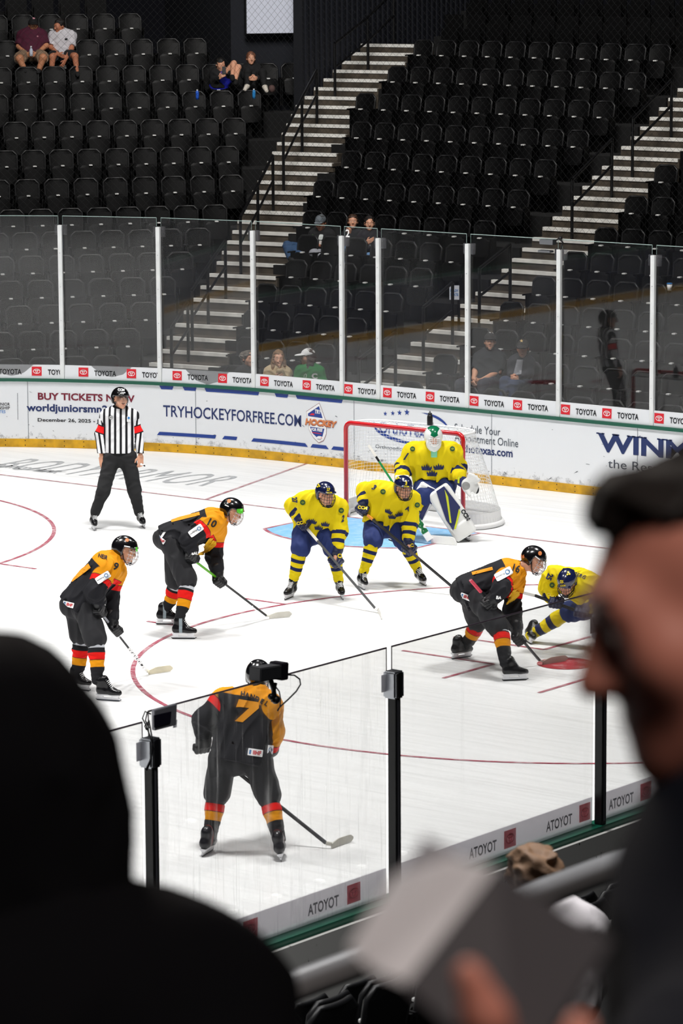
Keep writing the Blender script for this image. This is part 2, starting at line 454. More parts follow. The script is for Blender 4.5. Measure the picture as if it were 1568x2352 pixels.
# painted markings (thin layers just above the ice)
def worn(name, col, lo, hi, alpha=.8):
    m, nt, b = newmat(name); MATS[name] = m
    tc = nt.nodes.new('ShaderNodeTexCoord'); t = nt.nodes.new('ShaderNodeTexNoise'); t.inputs['Scale'].default_value = 7; t.inputs['Detail'].default_value = 7; t.inputs['Roughness'].default_value = .7
    nt.links.new(tc.outputs['Object'], t.inputs['Vector'])
    r = nt.nodes.new('ShaderNodeMapRange'); r.inputs[1].default_value = lo; r.inputs[2].default_value = hi
    mx = nt.nodes.new('ShaderNodeMix'); mx.data_type = 'RGBA'; nt.links.new(t.outputs[0], r.inputs[0]); nt.links.new(r.outputs[0], mx.inputs[0])
    c = lin(col); mx.inputs[6].default_value = c; mx.inputs[7].default_value = tuple(c[i] * (1 - alpha) + .88 * alpha for i in range(3)) + (1,)
    nt.links.new(mx.outputs[2], b.inputs['Base Color']); b.inputs['Roughness'].default_value = .4; b.inputs['Specular IOR Level'].default_value = .25
    return m
RED = worn('red_line_paint', '#a0485a', .45, .8, .75); RED2 = worn('goal_line_paint', '#9a4a58', .4, .72, .75)
DOT = worn('red_spot_paint', '#a2343c', .5, .85, .6); CREASE = worn('crease_paint', '#79b4e0', .45, .8, .4); GREYP = worn('grey_ice_lettering', '#9a9da0', .42, .75, .5)
def icemark(name, g, m, z, label):
    return tag(plate(name, g, lambda x, y: (x, y, z), m), label, 'ice marking', kind='structure')
def seg2d(a, b, w):
    a, b = np.asarray(a, float), np.asarray(b, float); d = nrm(b - a); n = A(-d[1], d[0]) * w / 2
    return poly2d([a + n, a - n, b - n, b + n])
icemark('trim_goal_line', seg2d((-12.6, 0), (12.6, 0), .05), RED2, .003, 'red goal line across the ice')
icemark('trim_trapezoid', join2d(seg2d((-3.353, 0), (-4.267, 3.34), .05), seg2d((3.353, 0), (4.267, 3.34), .05)), RED2, .0032, 'thin red lines from goal line to end boards')
for i, sx in enumerate((1, -1)):
    c = (sx * 6.706, -6.096)
    g = [ring2d(c, 4.572, 4.572, .05, 120)]
    for q in (1, -1):
        for dy in (.85, -.85):
            x0 = c[0] + q * math.sqrt(4.55 ** 2 - dy ** 2); g.append(seg2d((x0, c[1] + dy), (x0 + q * .61, c[1] + dy), .05))
            x1 = c[0] + q * .6; g.append(seg2d((x1, c[1] + dy * .55 ), (x1 + q * 1.2, c[1] + dy * .55), .05)); g.append(seg2d((x1, c[1] + dy * .55), (x1, c[1] + dy * 1.6), .05))
    icemark('trim_faceoff_circle', join2d(*g), RED, .0034, 'red faceoff circle with hash marks ' + ('around the crouching pair' if sx > 0 else 'cut by the left edge'))
    icemark('trim_faceoff_spot', disc2d(c, .305, n=40), DOT, .0036, 'red faceoff spot ' + ('under the dark stick blade' if sx > 0 else 'of the far circle'))
th = np.linspace(0, 1, 25); a0 = math.asin(1.2192 / 1.83)
arc = [(1.83 * math.sin(-a0 + 2 * a0 * t), -1.83 * math.cos(-a0 + 2 * a0 * t)) for t in th]
icemark('trim_crease', poly2d([(-1.2192, 0)] + arc + [(1.2192, 0)]), CREASE, .0022, 'light blue goal crease')
outl = [(-1.2192, 0)] + arc + [(1.2192, 0)]
icemark('trim_crease_line', join2d(*[seg2d(p, q, .05) for p, q in zip(outl, outl[1:])]), RED, .0038, 'red outline of the goal crease')
# ice lettering
def icetext(s, p0, p1, hgt, name, label, bold=.03, lean=.35):
    g = fit2d(text2d(s, bold, lean, 1.12), w=1); p0, p1 = A(*p0), A(*p1); ex = p1 - p0; ey = A(-ex[1], ex[0]) / np.linalg.norm(ex)
    icemark(name, (np.array([p0 + ex * a + ey * hgt * b_ for a, b_ in g[0]]), g[1]), GREYP, .0026, label)
pa, pb = onz(-35, 1073), onz(466, 1117)
icetext('BODYARMOR', pa[:2], pb[:2], 1.05, 'trim_ice_lettering', 'large grey lettering on the ice behind the referee', 0., .3)
pa, pb = onz(-30, 1069), onz(130, 1088)
icetext('SPORTS DRINK', pa[:2], pb[:2], .22, 'trim_ice_small_lettering', 'small grey lettering under the large ice lettering', .02)
# boards
BW = mat('board_white', '#f1f3f6', .35, spec=.4)
m, nt, b = newmat('board_panel'); b.inputs['Roughness'].default_value = .35
tc = nt.nodes.new('ShaderNodeTexCoord'); t = nt.nodes.new('ShaderNodeTexNoise'); t.inputs['Scale'].default_value = 9; t.inputs['Detail'].default_value = 8; t.inputs['Roughness'].default_value = .75
sp = nt.nodes.new('ShaderNodeSeparateXYZ'); nt.links.new(tc.outputs['Object'], sp.inputs[0])
zr = nt.nodes.new('ShaderNodeMapRange'); zr.inputs[1].default_value = .16; zr.inputs[2].default_value = .3; zr.inputs[3].default_value = .13; zr.inputs[4].default_value = -.08
ad = nt.nodes.new('ShaderNodeMath'); ad.operation = 'ADD'; nt.links.new(sp.outputs[2], zr.inputs[0]); nt.links.new(t.outputs[0], ad.inputs[0]); nt.links.new(zr.outputs[0], ad.inputs[1])
r = nt.nodes.new('ShaderNodeMapRange'); r.inputs[1].default_value = .62; r.inputs[2].default_value = .78
nt.links.new(ad.outputs[0], r.inputs[0]); nt.links.new(tc.outputs['Object'], t.inputs['Vector'])
mx = nt.nodes.new('ShaderNodeMix'); mx.data_type = 'RGBA'; mx.inputs[6].default_value = (.86, .88, .91, 1); mx.inputs[7].default_value = (.3, .31, .33, 1); nt.links.new(r.outputs[0], mx.inputs[0]); nt.links.new(mx.outputs[2], b.inputs['Base Color'])
MATS['board_panel'] = m; BP = m
YEL = mat('kick_plate_yellow', '#d3a010', .4, var=.22); GRN = mat('dasher_green', '#0e5a45', .3)
wl = tag(ringwall('wall_boards', [(0, 0), (0, .99), (-.11, .99), (-.11, 0)], BP), 'white rink boards with printed advertising', 'rink boards', kind='structure')
tag(ringwall('baseboard_kick_plate', [(.012, .002), (.012, .125), (-.005, .125), (-.005, .002)], YEL), 'yellow kick plate along the foot of the boards', 'kick plate', kind='structure')
tag(ringwall('trim_dasher_cap', [(.02, .985), (.02, 1.03), (-.13, 1.03), (-.13, .985)], GRN), 'dark green cap rail on the boards', 'cap rail', kind='structure')
ADN = mat('side_advert_navy', '#141c3c', .35)
for sg in (1, -1):
    plate('side_advert', poly2d([(9.5, .16), (45, .16), (45, .97), (9.5, .97)]), lambda x, y, sg=sg: A(sg * 12.943, -x + 4, y), ADN, wl)
# panel joints and screws of the kick plate
j = MB(); sw = MB()
for s in (-8.85, -3.40, -1.0, 1.4, -6.2):
    a, b_ = wallmap(s - .006, .0, .004), wallmap(s + .006, .985, .004)
    j.add([wallmap(s - .005, .13, .003), wallmap(s + .005, .13, .003), wallmap(s + .005, .985, .003), wallmap(s - .005, .985, .003)], [[0, 1, 2, 3]])
tag(j.build('trim_panel_joint', mat('joint_grey', '#8d9298', .6)), 'thin vertical joints between board panels', 'joint', kind='structure')
for s in np.arange(-9.5, 2.5, .3):
    for z in (.03, .1):
        g = disc2d((s, z), .009, n=8); sw.add([wallmap(x, y, .0135) for x, y in g[0]], g[1])
tag(sw.build('trim_kick_plate_screw', mat('screw_dark', '#3a2c10', .5)), 'dark screw heads in the yellow kick plate', 'screw', kind='structure')
# board graphics
NAVY = mat('ink_navy', '#1b2f66', .4); NAVY2 = mat('ink_blue', '#1d3f93', .4); WINE = mat('ink_wine', '#7c1430', .4); INK = mat('ink_black', '#15181d', .4); SKYB = mat('ink_sky', '#2f7fc8', .4); WHT = mat('ink_white', '#ffffff', .4); REDI = mat('ink_red', '#e01b2c', .4); ORG = mat('ink_orange', '#d9824a', .4); GREYI = mat('ink_grey', '#444c58', .4)
def onboard(name, g, s0, z0, m, off=.004, slant=0.):
    return plate(name, tess(g, .25), lambda x, y: wallmap(s0 + x, z0 + y + slant * x, off), m, wl)
def bt(name, s, x0, x1, z, hgt, m, bold=0., lean=0., off=.004):
    return onboard(name, fit2d(text2d(s, bold, lean), w=x1 - x0, h=hgt), x0, z, m, off)
bt('lettering', 'BUY TICKETS NOW', -8.696, -7.19, .718, .104, WINE, .03)
bt('lettering', 'worldjuniorsmn26.com', -8.872, -7.177, .545, .11, NAVY, .03)
bt('lettering', 'December 26, 2025 - January 5, 2026', -8.706, -7.15, .39, .052, INK, .02)
bt('lettering', 'WORLD JUNIOR', -9.55, -9.123, .62, .046, INK, .015); bt('lettering', 'CHAMPIONSHIP', -9.6, -9.124, .564, .046, INK, .015); bt('lettering', 'UNITED STATES', -9.6, -9.192, .508, .044, SKYB, .01)
onboard('advert_divider', poly2d([(0, 0), (.006, 0), (.006, .4), (0, .4)]), -9.008, .41, GREYI)
bt('lettering', 'TRYHOCKEYFORFREE.COM', -6.734, -4.36, .53, .172, NAVY, .01)
def para(x0, x1, z0, z1, a=.05, b_=.05): return poly2d([(x0 + a, z0), (x1 - b_ if b_ > 0 else x1, z0), (x1 if b_ > 0 else x1 + b_, z1), (x0, z1)])
for x0, x1, z in ((-6.79, -6.56, .93), (-6.41, -6.18, .93), (-6.05, -5.11, .93), (-4.84, -4.59, .93), (-4.46, -3.6, .93), (-6.8, -5.86, .245), (-5.72, -5.5, .245), (-5.22, -4.29, .245), (-4.154, -3.91, .245), (-3.775, -3.55, .245)):
    onboard('advert_bar', poly2d([(0, .05), (x1 - x0, .05), (x1 - x0 + (.05 if z < .5 and x1 > -5.4 else -.02), 0), (.03 if z > .5 else -.04, 0)]), x0, z, NAVY2)
# shield badge
sh = [(-.205, .43), (.035, .575), (.165, .29), (.16, .13), (.11, .03), (.02, -.01), (-.08, .06), (-.16, .17)]
onboard('badge_outline', poly2d(sh), -4.06, .33, WINE, .004); shc = np.array([-.02, .28])
onboard('badge_white', poly2d([tuple(shc + (np.array(q) - shc) * .975) for q in sh]), -4.06, .33, WHT, .005)
onboard('badge_field', poly2d([(-.175, .40), (.03, .525), (.095, .355), (-.17, .365)]), -4.06, .33, NAVY2, .006)
onboard('badge_field', poly2d([(-.14, .215), (.125, .205), (.09, .09), (.0, .06), (-.09, .12)]), -4.06, .33, NAVY2, .006)
onboard('badge_stripe', poly2d([(-.15, .385), (-.06, .385), (-.055, .41), (-.1, .41)]), -4.06, .33, REDI, .0065); onboard('badge_stripe', poly2d([(-.1, .128), (.07, .122), (.07, .132), (-.1, .138)]), -4.06, .33, REDI, .0065)
bt('lettering', 'TRY', -4.105, -3.985, .745, .058, WHT, .04, .2, .008); bt('lettering', 'FOR FREE', -4.175, -3.965, .49, .042, WHT, .04, .2, .008)
bt('lettering', 'HOCKEY', -4.285, -3.70, .575, .085, ORG, .05, .2, .009); bt('lettering', 'HOCKEY', -4.288, -3.703, .567, .08, WINE, .05, .2, .008)
onboard('badge_crest', disc2d((0, 0), .055, .028), -4.02, .395, WHT, .008); onboard('badge_crest', star2d((.03, .0), .014), -4.02, .398, REDI, .009); bt('lettering', 'HOCKEY', -4.06, -3.99, .372, .012, NAVY, .02, 0, .009)
# clinic advert behind the net
for x, r_ in ((-2.841, .035), (-2.71, .038), (-2.59, .043), (-2.46, .05)): onboard('advert_star', star2d((0, 0), r_), x, .84 + (x + 2.841) * .13, NAVY2)
t_ = np.linspace(2.75, 5.2, 40); onboard('advert_swoosh', (np.concatenate([np.stack([.7 * np.cos(t_), .22 * np.sin(t_)], 1), np.stack([.7 * np.cos(t_), .22 * np.sin(t_) + .05 * np.sin((t_ - 2.75) / 2.45 * math.pi)], 1)]), [[k, k + 1, 41 + k, 40 + k] for k in range(39)]), -2.35, .66, NAVY2)
t_ = np.linspace(.1, 1.25, 24); onboard('advert_swoosh', (np.concatenate([np.stack([.75 * np.cos(t_), .3 * np.sin(t_)], 1), np.stack([.75 * np.cos(t_), .3 * np.sin(t_) + .04 * np.sin((t_ - .1) / 1.15 * math.pi)], 1)]), [[k, k + 1, 25 + k, 24 + k] for k in range(23)]), -2.45, .62, NAVY2)
bt('lettering', 'OrthoTexas', -2.95, -2.0, .56, .17, NAVY2, .02); bt('lettering', 'Orthopedics & Sports Medicine', -3.02, -1.75, .335, .055, GREYI, .0)
bt('lettering', 'Schedule Your', -1.632, -.852, .69, .115, GREYI, .0); bt('lettering', 'Appointment Online', -1.632, -.551, .555, .115, GREYI, .0); bt('lettering', 'orthotexas.com', -1.632, -.645, .41, .115, NAVY, .022)
# serif letters
def serif(name, s, x0, x1, z, hgt, m):
    g = fit2d(text2d(s, .035), w=x1 - x0, h=hgt); onboard(name, g, x0, z, m)
    v = g[0]; b_ = MB()
    for zz in (0, hgt):
        xs = np.sort(v[np.abs(v[:, 1] - zz) < .02 * hgt + .004, 0]); k = 0
        while k < len(xs):
            e = k
            while e + 1 < len(xs) and xs[e + 1] - xs[k] < .075: e += 1
            a, c = xs[k] - .022, xs[e] + .022; lo, hi = (zz, zz + .018) if zz == 0 else (zz - .018, zz)
            g2 = tess(poly2d([(a, lo), (c, lo), (c, hi), (a, hi)]), .3); plate('lettering_serif', g2, lambda x, y: wallmap(x0 + x, z + y, .004), m, wl); k = e + 1
serif('lettering', 'WINMARK', .76, 3.25, .625, .245, NAVY)
bt('lettering', 'the Resale Company', .929, 2.9, .405, .125, GREYI, .0)
# scuffs on the end boards
rnd = random.Random(5); k_ = MB()
for _ in range(70):
    s = rnd.uniform(-9.4, 2.4); z = rnd.choice([rnd.uniform(.2, .95), rnd.uniform(.14, .3)]); l = rnd.uniform(.01, .07); t_ = rnd.uniform(-.5, .5); h_ = rnd.uniform(.003, .009)
    k_.add([wallmap(s, z, .0032), wallmap(s + l, z + t_ * l, .0032), wallmap(s + l * .8, z + t_ * l + h_, .0032), wallmap(s + l * .1, z + h_, .0032)], [[0, 1, 2, 3]])
tag(k_.build('puck_scuff', mat('scuff_grey', '#5d6268', .6)), 'dark puck scuffs scattered over the white boards', 'scuff marks', kind='stuff')

# ------------------------------------------------------------------ glass around the rink
G_FAR = glassmat('far_glass', .012, ior=1.45, refl=.7, scratch=[(.9, .5, .6, .55, .03)])
G_FARC = glassmat('far_glass_corner', .03, ior=1.45, refl=.95, scratch=[(.9, .5, .6, .55, .03)])  # extra haze stands in for white ice reflected in the corner panes
G_NEAR = glassmat('near_glass', .003, (.97, .97, .97, 1), ior=1.4, refl=.35, scratch=[(14, .5, -.5, .66, .08)])
G_NEARX = glassmat('near_glass_scuffed', .004, (1, 1, 1, 1), ior=1.4, refl=.35, scratch=[(7, 1.1, .12, .55, .11), (34, 1.5, .3, .61, .26), (30, 1.2, -.9, .64, .2)])
POSTW = mat('post_white', '#eef0f0', .35, var=.05); CLIP = glassmat('clear_clip', .25, (.75, .75, .82, 1), refl=1.5); ALU = mat('aluminium', '#b9bcc2', .28, metal=1); BLACKM = mat('black_metal', '#0b0b0d', .4, spec=.4); BLKP = mat('black_plastic', '#0c0c10', .45)
EDGE = mat('glass_edge', '#9fb4b0', .2); EDGED = mat('glass_edge_dark', '#40363f', .3)
def bay_label(i, n): return ['first', 'second', 'third', 'fourth', 'fifth', 'sixth', 'seventh', 'eighth', 'ninth', 'tenth'][i]
PS = [-9.86, -8.32, -6.79, -5.222, -3.63, -2.976, -1.429, .1, 1.61, 3.2, 4.8, 6.4]
WHERE = ['cut by the left edge', 'between the two leftmost white posts', 'over the corner seats beside the stairs foot', 'in front of the lower stairs', 'narrow pane stamped 2', 'in front of the women in the front row', '', '', '']
TOY = 1
def toyota(parent, mapf, inkm, redm, whm, back=False):
    q = .134
    plate('emblem_field', poly2d([(0, 0), (.15, 0), (.15, q), (0, q)]), lambda x, y: mapf(x, y, .002), redm, parent)
    w = .0085
    plate('emblem_ring', join2d(ring2d((.075, .067), .055, .037, w), ring2d((.075, .086), .036, .0165, w * .8), ring2d((.075, .072), .017, .032, w * .8)), lambda x, y: mapf(x, y, .0035), whm, parent)
    plate('lettering', fit2d(text2d('TOYOTA', .025), w=.34, h=.078, x=.245, y=.02), lambda x, y: mapf(x, y, .003), inkm, parent)
STRIP = mat('strip_white', '#eef0f4', .35)
LOGO_S = [-9.45, -8.71, -7.994, -7.242, -6.506, -5.752, -5.029, -4.266, -3.562, -2.816, -2.068, -1.333, -.574, .171, .895, 1.662, 2.4, 3.5, 4.2, 5.1, 5.8]
for i in range(len(PS) - 1):
    a, b_ = PS[i] + .035, PS[i + 1] - .035; ss = np.linspace(a, b_, 9 if a < -CX else 2); gs = [a, b_]
    place = ['cut by the left edge of the photo', 'second from the left, corner seats behind it', 'third from the left, aisle foot behind it', 'above the shield badge advert', 'narrow one stamped with a 2', 'above the left half of the net', 'above the right half of the net', 'in front of two seated men', 'cut by the right edge of the photo', 'first beyond the right edge', 'second beyond the right edge'][i]
    g = thing('rink_glass', 'tall clear end glass panel, ' + place, 'glass panel', wallmap((a + b_) / 2, 1.03, -.05), group='end glass panels')
    b2 = MB(); V = []; F = []
    for s in gs:
        for o, z in ((-.045, 1.03), (-.057, 1.03), (-.057, 3.44), (-.045, 3.44)): V.append(wallmap(s, z, o))
    for k in range(1):
        for e in range(4): F.append([k * 4 + e, k * 4 + (e + 1) % 4, k * 4 + 4 + (e + 1) % 4, k * 4 + 4 + e])
    F += [[0, 1, 2, 3], [len(V) - 4, len(V) - 3, len(V) - 2, len(V) - 1]]
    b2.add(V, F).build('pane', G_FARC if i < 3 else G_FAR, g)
    eb = MB(); eb.tube([wallmap(s, 3.443, -.051) for s in gs], .006, 6)
    for s in (a, b_): eb.tube([wallmap(s, 3.32, -.051), wallmap(s, 3.44, -.051)], .004, 6)
    eb.build('polished_edge', EDGE, g)
    if i == 4: plate('stamped_number', fit2d(text2d('2', .02), w=.07, h=.11), lambda x, y: wallmap(a + .03 + x, 3.3 + y, -.04), WHT, g)
    st = thing('glass_foot_advert', 'white advert strip under the glass panel ' + place.replace('second from the left, ', 'second from left, ').replace(' of the photo', ''), 'advertising strip', wallmap((a + b_) / 2, 1.03, -.04), group='end advertising strips')
    V = []; F = []
    for s in ss:
        for o, z in ((-.012, 1.032), (-.043, 1.032), (-.043, 1.235), (-.02, 1.235)): V.append(wallmap(s, z, o))
    for k in range(len(ss) - 1):
        for e in range(4): F.append([k * 4 + e, k * 4 + (e + 1) % 4, k * 4 + 4 + (e + 1) % 4, k * 4 + 4 + e])
    F += [[0, 1, 2, 3], [len(V) - 4, len(V) - 3, len(V) - 2, len(V) - 1]]
    MB().add(V, F).build('strip_board', STRIP, st)
    for ls in LOGO_S:
        if a - .06 < ls - .075 < b_ - .05:
            x0 = max(ls - .075, a + .01)
            def mp(x, y, o, x0=x0, b_=b_): return wallmap(min(x0 + x, b_ + .0), 1.072 + y, -.012 - (.04 + y) * .0394 + o + .002)
            toyota(st, mp, INK, REDI, WHT)
for i, s in enumerate(PS):
    g = thing('glass_post', 'white metal glass post, ' + ['outside the left edge', 'leftmost in the photo', 'second from left, beside the stairs foot', 'in front of the lower stairs', 'left of the couple in the stands', 'right of the couple in the stands', 'above the middle of the crossbar', 'with the small camera on top', 'rightmost in the photo', 'outside the right edge', 'second outside the right edge', 'third outside the right edge'][i], 'post', wallmap(s, 1.03, -.05), group='white glass posts')
    p0, p1 = wallmap(s, 1.03, -.03), wallmap(s, 3.31, -.03); t_ = nrm(wallmap(s + .01, 1, 0) - wallmap(s - .01, 1, 0)); n_ = A(-t_[1], t_[0], 0)
    MB().box((p0 + p1) / 2, A(.032, .03, (p1[2] - p0[2]) / 2), np.array([t_, n_, A(0, 0, 1)])).build('upright', POSTW, g, bevel=.004)
    for q in (-1, 1): MB().box(p1 + t_ * q * .062 + n_ * .04 - A(0, 0, .07), A(.03, .02, .075), np.array([t_, n_, A(0, 0, 1)])).build('clip', CLIP, g)
    bb = MB()
    for z in (1.4, 1.9, 2.4, 2.9): bb.lathe([(.006, 0), (.006, .004)], p0 + A(0, 0, z - 1.03) - n_ * .034, 8, np.array([t_, A(0, 0, 1), n_]))
    bb.build('bolt', ALU, g)
# near side glass (x = 12.95), seen from behind
NY = [-25.1, -22.56, -20.02, -17.46, -14.9, -12.36, -9.8]
NPL = ['outside the left edge', 'outside left', 'leftmost, beside the hooded spectator', 'in the middle, right of the bending player', 'rightmost, in front of the face in profile', 'hidden behind the head', 'far right']
for i in range(len(NY) - 1):
    a, b_ = NY[i] + .03, NY[i + 1] - .03; pl = ['outside', 'left of the leftmost black post', 'scuffed one in front of the bending player', 'between the middle and right black posts', 'right of the rightmost black post', 'far right'][i]
    g = thing('rink_glass', 'clear near side glass panel, ' + pl, 'glass panel', (12.99, (a + b_) / 2, 1.03), group='near glass panels')
    top = 2.80 if i != 1 else 2.74
    MB().bbox((12.985, a, 1.03), (12.997, b_, top)).build('pane', G_NEARX if i == 2 else G_NEAR, g)
    MB().tube([(12.991, a, top), (12.991, b_, top)], .0065, 6).build('polished_edge', EDGED, g)
    MB().tube([(12.991, a, 2.6), (12.991, a, top)], .004, 6).tube([(12.991, b_, 2.6), (12.991, b_, top)], .004, 6).build('polished_side_edge', EDGED, g)
    st = thing('glass_foot_advert', 'translucent near side strip seen from behind, ' + pl, 'advertising strip', (12.97, (a + b_) / 2, 1.03), group='near advertising strips')
    NSTRIP = glassmat('strip_translucent', .62, (.80, .77, .82, 1), refl=.3)
    MB().bbox((12.972, a, 1.032), (12.98, b_, 1.235)).build('strip_board', NSTRIP, st)
    for ly in (-18.98, -17.86, -16.0, -15.03, -14.2, -20.4, -21.4, -13.2):
        if a < ly + .3 and ly - .25 < b_ - .3:
            NINK = glassmat('strip_ink', .93, (.10, .10, .11, 1), refl=.3); NRED = glassmat('strip_red', .9, (.62, .10, .13, 1), refl=.3); NWH = glassmat('strip_emblem', .8, (.85, .45, .48, 1), refl=.3)
            def mp(x, y, o, ly=ly, a=a, b_=b_): return A(12.9815 + o, max(a, min(ly + .075 - x, b_)), 1.072 + y)
            toyota(st, mp, NINK, NRED, NWH)
for i, y in enumerate(NY):
    g = thing('glass_post', 'black near glass post with metal clamp, ' + NPL[i], 'post', (13.0, y, 1.03), group='black near glass posts')
    MB().bbox((13.0, y - .03, 1.03), (13.07, y + .03, 2.47)).build('upright', BLACKM, g, bevel=.004)
    MB().bbox((13.071, y - .012, 1.06), (13.076, y + .004, 2.44)).build('groove', mat('groove_grey', '#4b4b50', .3), g)
    cl = MB().bbox((12.975, y - .055, 2.45), (13.085, y + .055, 2.64)).build('clamp', ALU, g, bevel=.012)
    MB().bbox((13.086, y - .018, 2.455), (13.09, y + .02, 2.635)).build('clamp_slot', BLKP, cl)
    pl_ = MB().bbox((13.0, y - .1, 2.5), (13.006, y - .056, 2.62)).build('clear_plate', CLIP, g)
tag(MB().bbox((13.1, -47, .0), (13.13, 3, .99)).build('wall_board_back', None, None), 'back of the near boards with black scuffs and tape', 'rink boards', kind='structure')
m, nt, b = newmat('board_back'); tc = nt.nodes.new('ShaderNodeTexCoord'); t = nt.nodes.new('ShaderNodeTexNoise'); t.inputs['Scale'].default_value = 14; t.inputs['Detail'].default_value = 5; nt.links.new(tc.outputs['Object'], t.inputs['Vector'])
r = nt.nodes.new('ShaderNodeMapRange'); r.inputs[1].default_value = .68; r.inputs[2].default_value = .72; nt.links.new(t.outputs[0], r.inputs[0]); mx = nt.nodes.new('ShaderNodeMix'); mx.data_type = 'RGBA'; mx.inputs[6].default_value = lin('#c9c8c4'); mx.inputs[7].default_value = lin('#2a2a2a'); nt.links.new(r.outputs[0], mx.inputs[0]); nt.links.new(mx.outputs[2], b.inputs['Base Color']); b.inputs['Roughness'].default_value = .6
bpy.data.objects['wall_board_back'].data.materials.clear(); bpy.data.objects['wall_board_back'].data.materials.append(m)

# ------------------------------------------------------------------ stands behind the end glass
def FZ(k): return .2 + .315 * min(k, 6) + .44 * max(k - 6, 0)
NL = A(-.777, .629, 0); TL = A(.629, .777, 0)
def xr(y): return -9.0 - .42 * (min(y, 14) - 6.3) - .02 * max(y - 14, 0)
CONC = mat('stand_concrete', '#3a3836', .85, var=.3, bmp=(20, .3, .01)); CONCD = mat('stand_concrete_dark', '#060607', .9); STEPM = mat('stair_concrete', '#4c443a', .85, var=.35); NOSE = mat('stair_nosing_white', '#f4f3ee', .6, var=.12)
NK = 16
def leftend(k):
    """right end of corner-block row k along its tangent"""
    d = 10.3 + .85 * k; best = None
    for t_ in np.arange(-14, 14, .02):
        P = NL * d + TL * t_
        if P[1] > 4.2 and P[0] > xr(P[1]) - .68: break
        best = t_
    return best
LE = [leftend(k) for k in range(NK)]
tb = MB(); M3 = np.array([TL, NL, A(0, 0, 1)])
for k in range(NK):
    d0, d1 = 10.3 + .85 * k - .62, 10.3 + .85 * k + .23; e = LE[k] if k < 12 else LE[11] - 2.1 - 1.0 * (k - 12)
    tb.box(NL * (d0 + d1) / 2 + TL * ((e - 14) / 2) + A(0, 0, FZ(k) / 2), A((e + 14) / 2, .425, FZ(k) / 2), M3)
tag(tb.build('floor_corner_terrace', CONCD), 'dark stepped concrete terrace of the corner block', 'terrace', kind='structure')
tb = MB()
YK = lambda k: 4.95 + .85 * k
for k in range(NK):
    y0, y1 = YK(k) - .62, YK(k) + .23
    tb.bbox((xr(YK(k)) + .8, y0, 0), (-5.4, y1, FZ(k))); tb.bbox((-3.95, y0, 0), (9, y1, FZ(k)))
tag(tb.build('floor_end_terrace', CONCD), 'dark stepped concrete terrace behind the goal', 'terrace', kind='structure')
tag(MB().bbox((-13, 3.5, -.02), (9, 4.4, .02)).build('floor_walkway', CONC), 'concrete walkway behind the end boards', 'walkway', kind='structure')
def stairs(name, label, cx, rot, kmax, wd=.68):
    sb, nb = MB(), MB(); c, s = math.cos(rot), math.sin(rot); Ms = np.array([A(c, s, 0), A(-s, c, 0), A(0, 0, 1)])
    for k in range(kmax):
        n = 2 if k < 6 else 3
        for j in range(n):
            z = FZ(k) + (FZ(k + 1) - FZ(k)) * j / n; y0 = YK(k) - .62 + .85 * j / n; dp = .85 / n
            ctr = A(cx(y0) + .0, y0, 0); mid = ctr + Ms[1] * (dp / 2 + .06)
            sb.box(mid + A(0, 0, z / 2), A(wd, dp / 2 + .06, z / 2), Ms)
            nb.box(ctr + Ms[1] * .02 + A(0, 0, z - .02), A(wd - .02, .035, .028), Ms)
    tag(sb.build('floor_' + name, STEPM), label, 'stairs', kind='structure'); tag(nb.build('trim_' + name + '_nosing', NOSE), 'white painted nosings of the ' + label, 'nosing', kind='structure')
stairs('middle_stairs', 'concrete stairs between corner block and end block', lambda y: xr(y) + .05, math.radians(9), 14, .66)
stairs('far_stairs', 'concrete stairs dividing the end block', lambda y: -4.7, 0, 15, .66)
def rail(pts, label, hgt=.95):
    g = thing('handrail', label, 'handrail', pts[0], group='black stair handrails')
    for p in pts: MB().tube([p, A(*p) + A(0, 0, hgt)], .026, 8).build('rail_post', BLACKM, g)
    tp = [A(*p) + A(0, 0, hgt) for p in pts]; MB().tube(tp, .026, 8).build('top_rail', BLACKM, g)
    MB().tube([A(*p) + A(0, 0, hgt * .55) for p in pts], .022, 8).build('middle_rail', BLACKM, g)
def sz(y):
    k = (y - 4.95 + .62) / .85; i = int(k); f = k - i; n = 2 if i < 6 else 3
    return FZ(i) + (FZ(i + 1) - FZ(i)) * math.floor(f * n + 1e-6) / n
for ys, l in (((5.6, 6.4), 'lowest short black handrail on the middle stairs'), ((6.6, 7.4, 8.3), 'black handrail on the middle stairs seen through glass'), ((9.1, 10.05, 10.9), 'black handrail on the middle stairs just above the glass'), ((11.5, 12.6, 13.5), 'black handrail halfway up the middle stairs'), ((14.3, 15.3, 16.1), 'black handrail beside the dark ribbed wall')):
    rail([(xr(y) - .02, y, sz(y)) for y in ys], l)
for ys, l in (((5.1, 6.0), 'lowest black handrail on the far stairs'), ((6.7, 7.45), 'second lowest black handrail on the far stairs'), ((8.15, 8.97), 'black handrail on the far stairs with a paper sign near'), ((10.67, 11.8), 'black handrail on the far stairs above the glass'), ((12.4, 13.55), 'black handrail high on the far stairs'), ((14.5, 15.6), 'topmost black handrail on the far stairs')):
    rail([(-4.66, y, sz(y)) for y in ys], l)
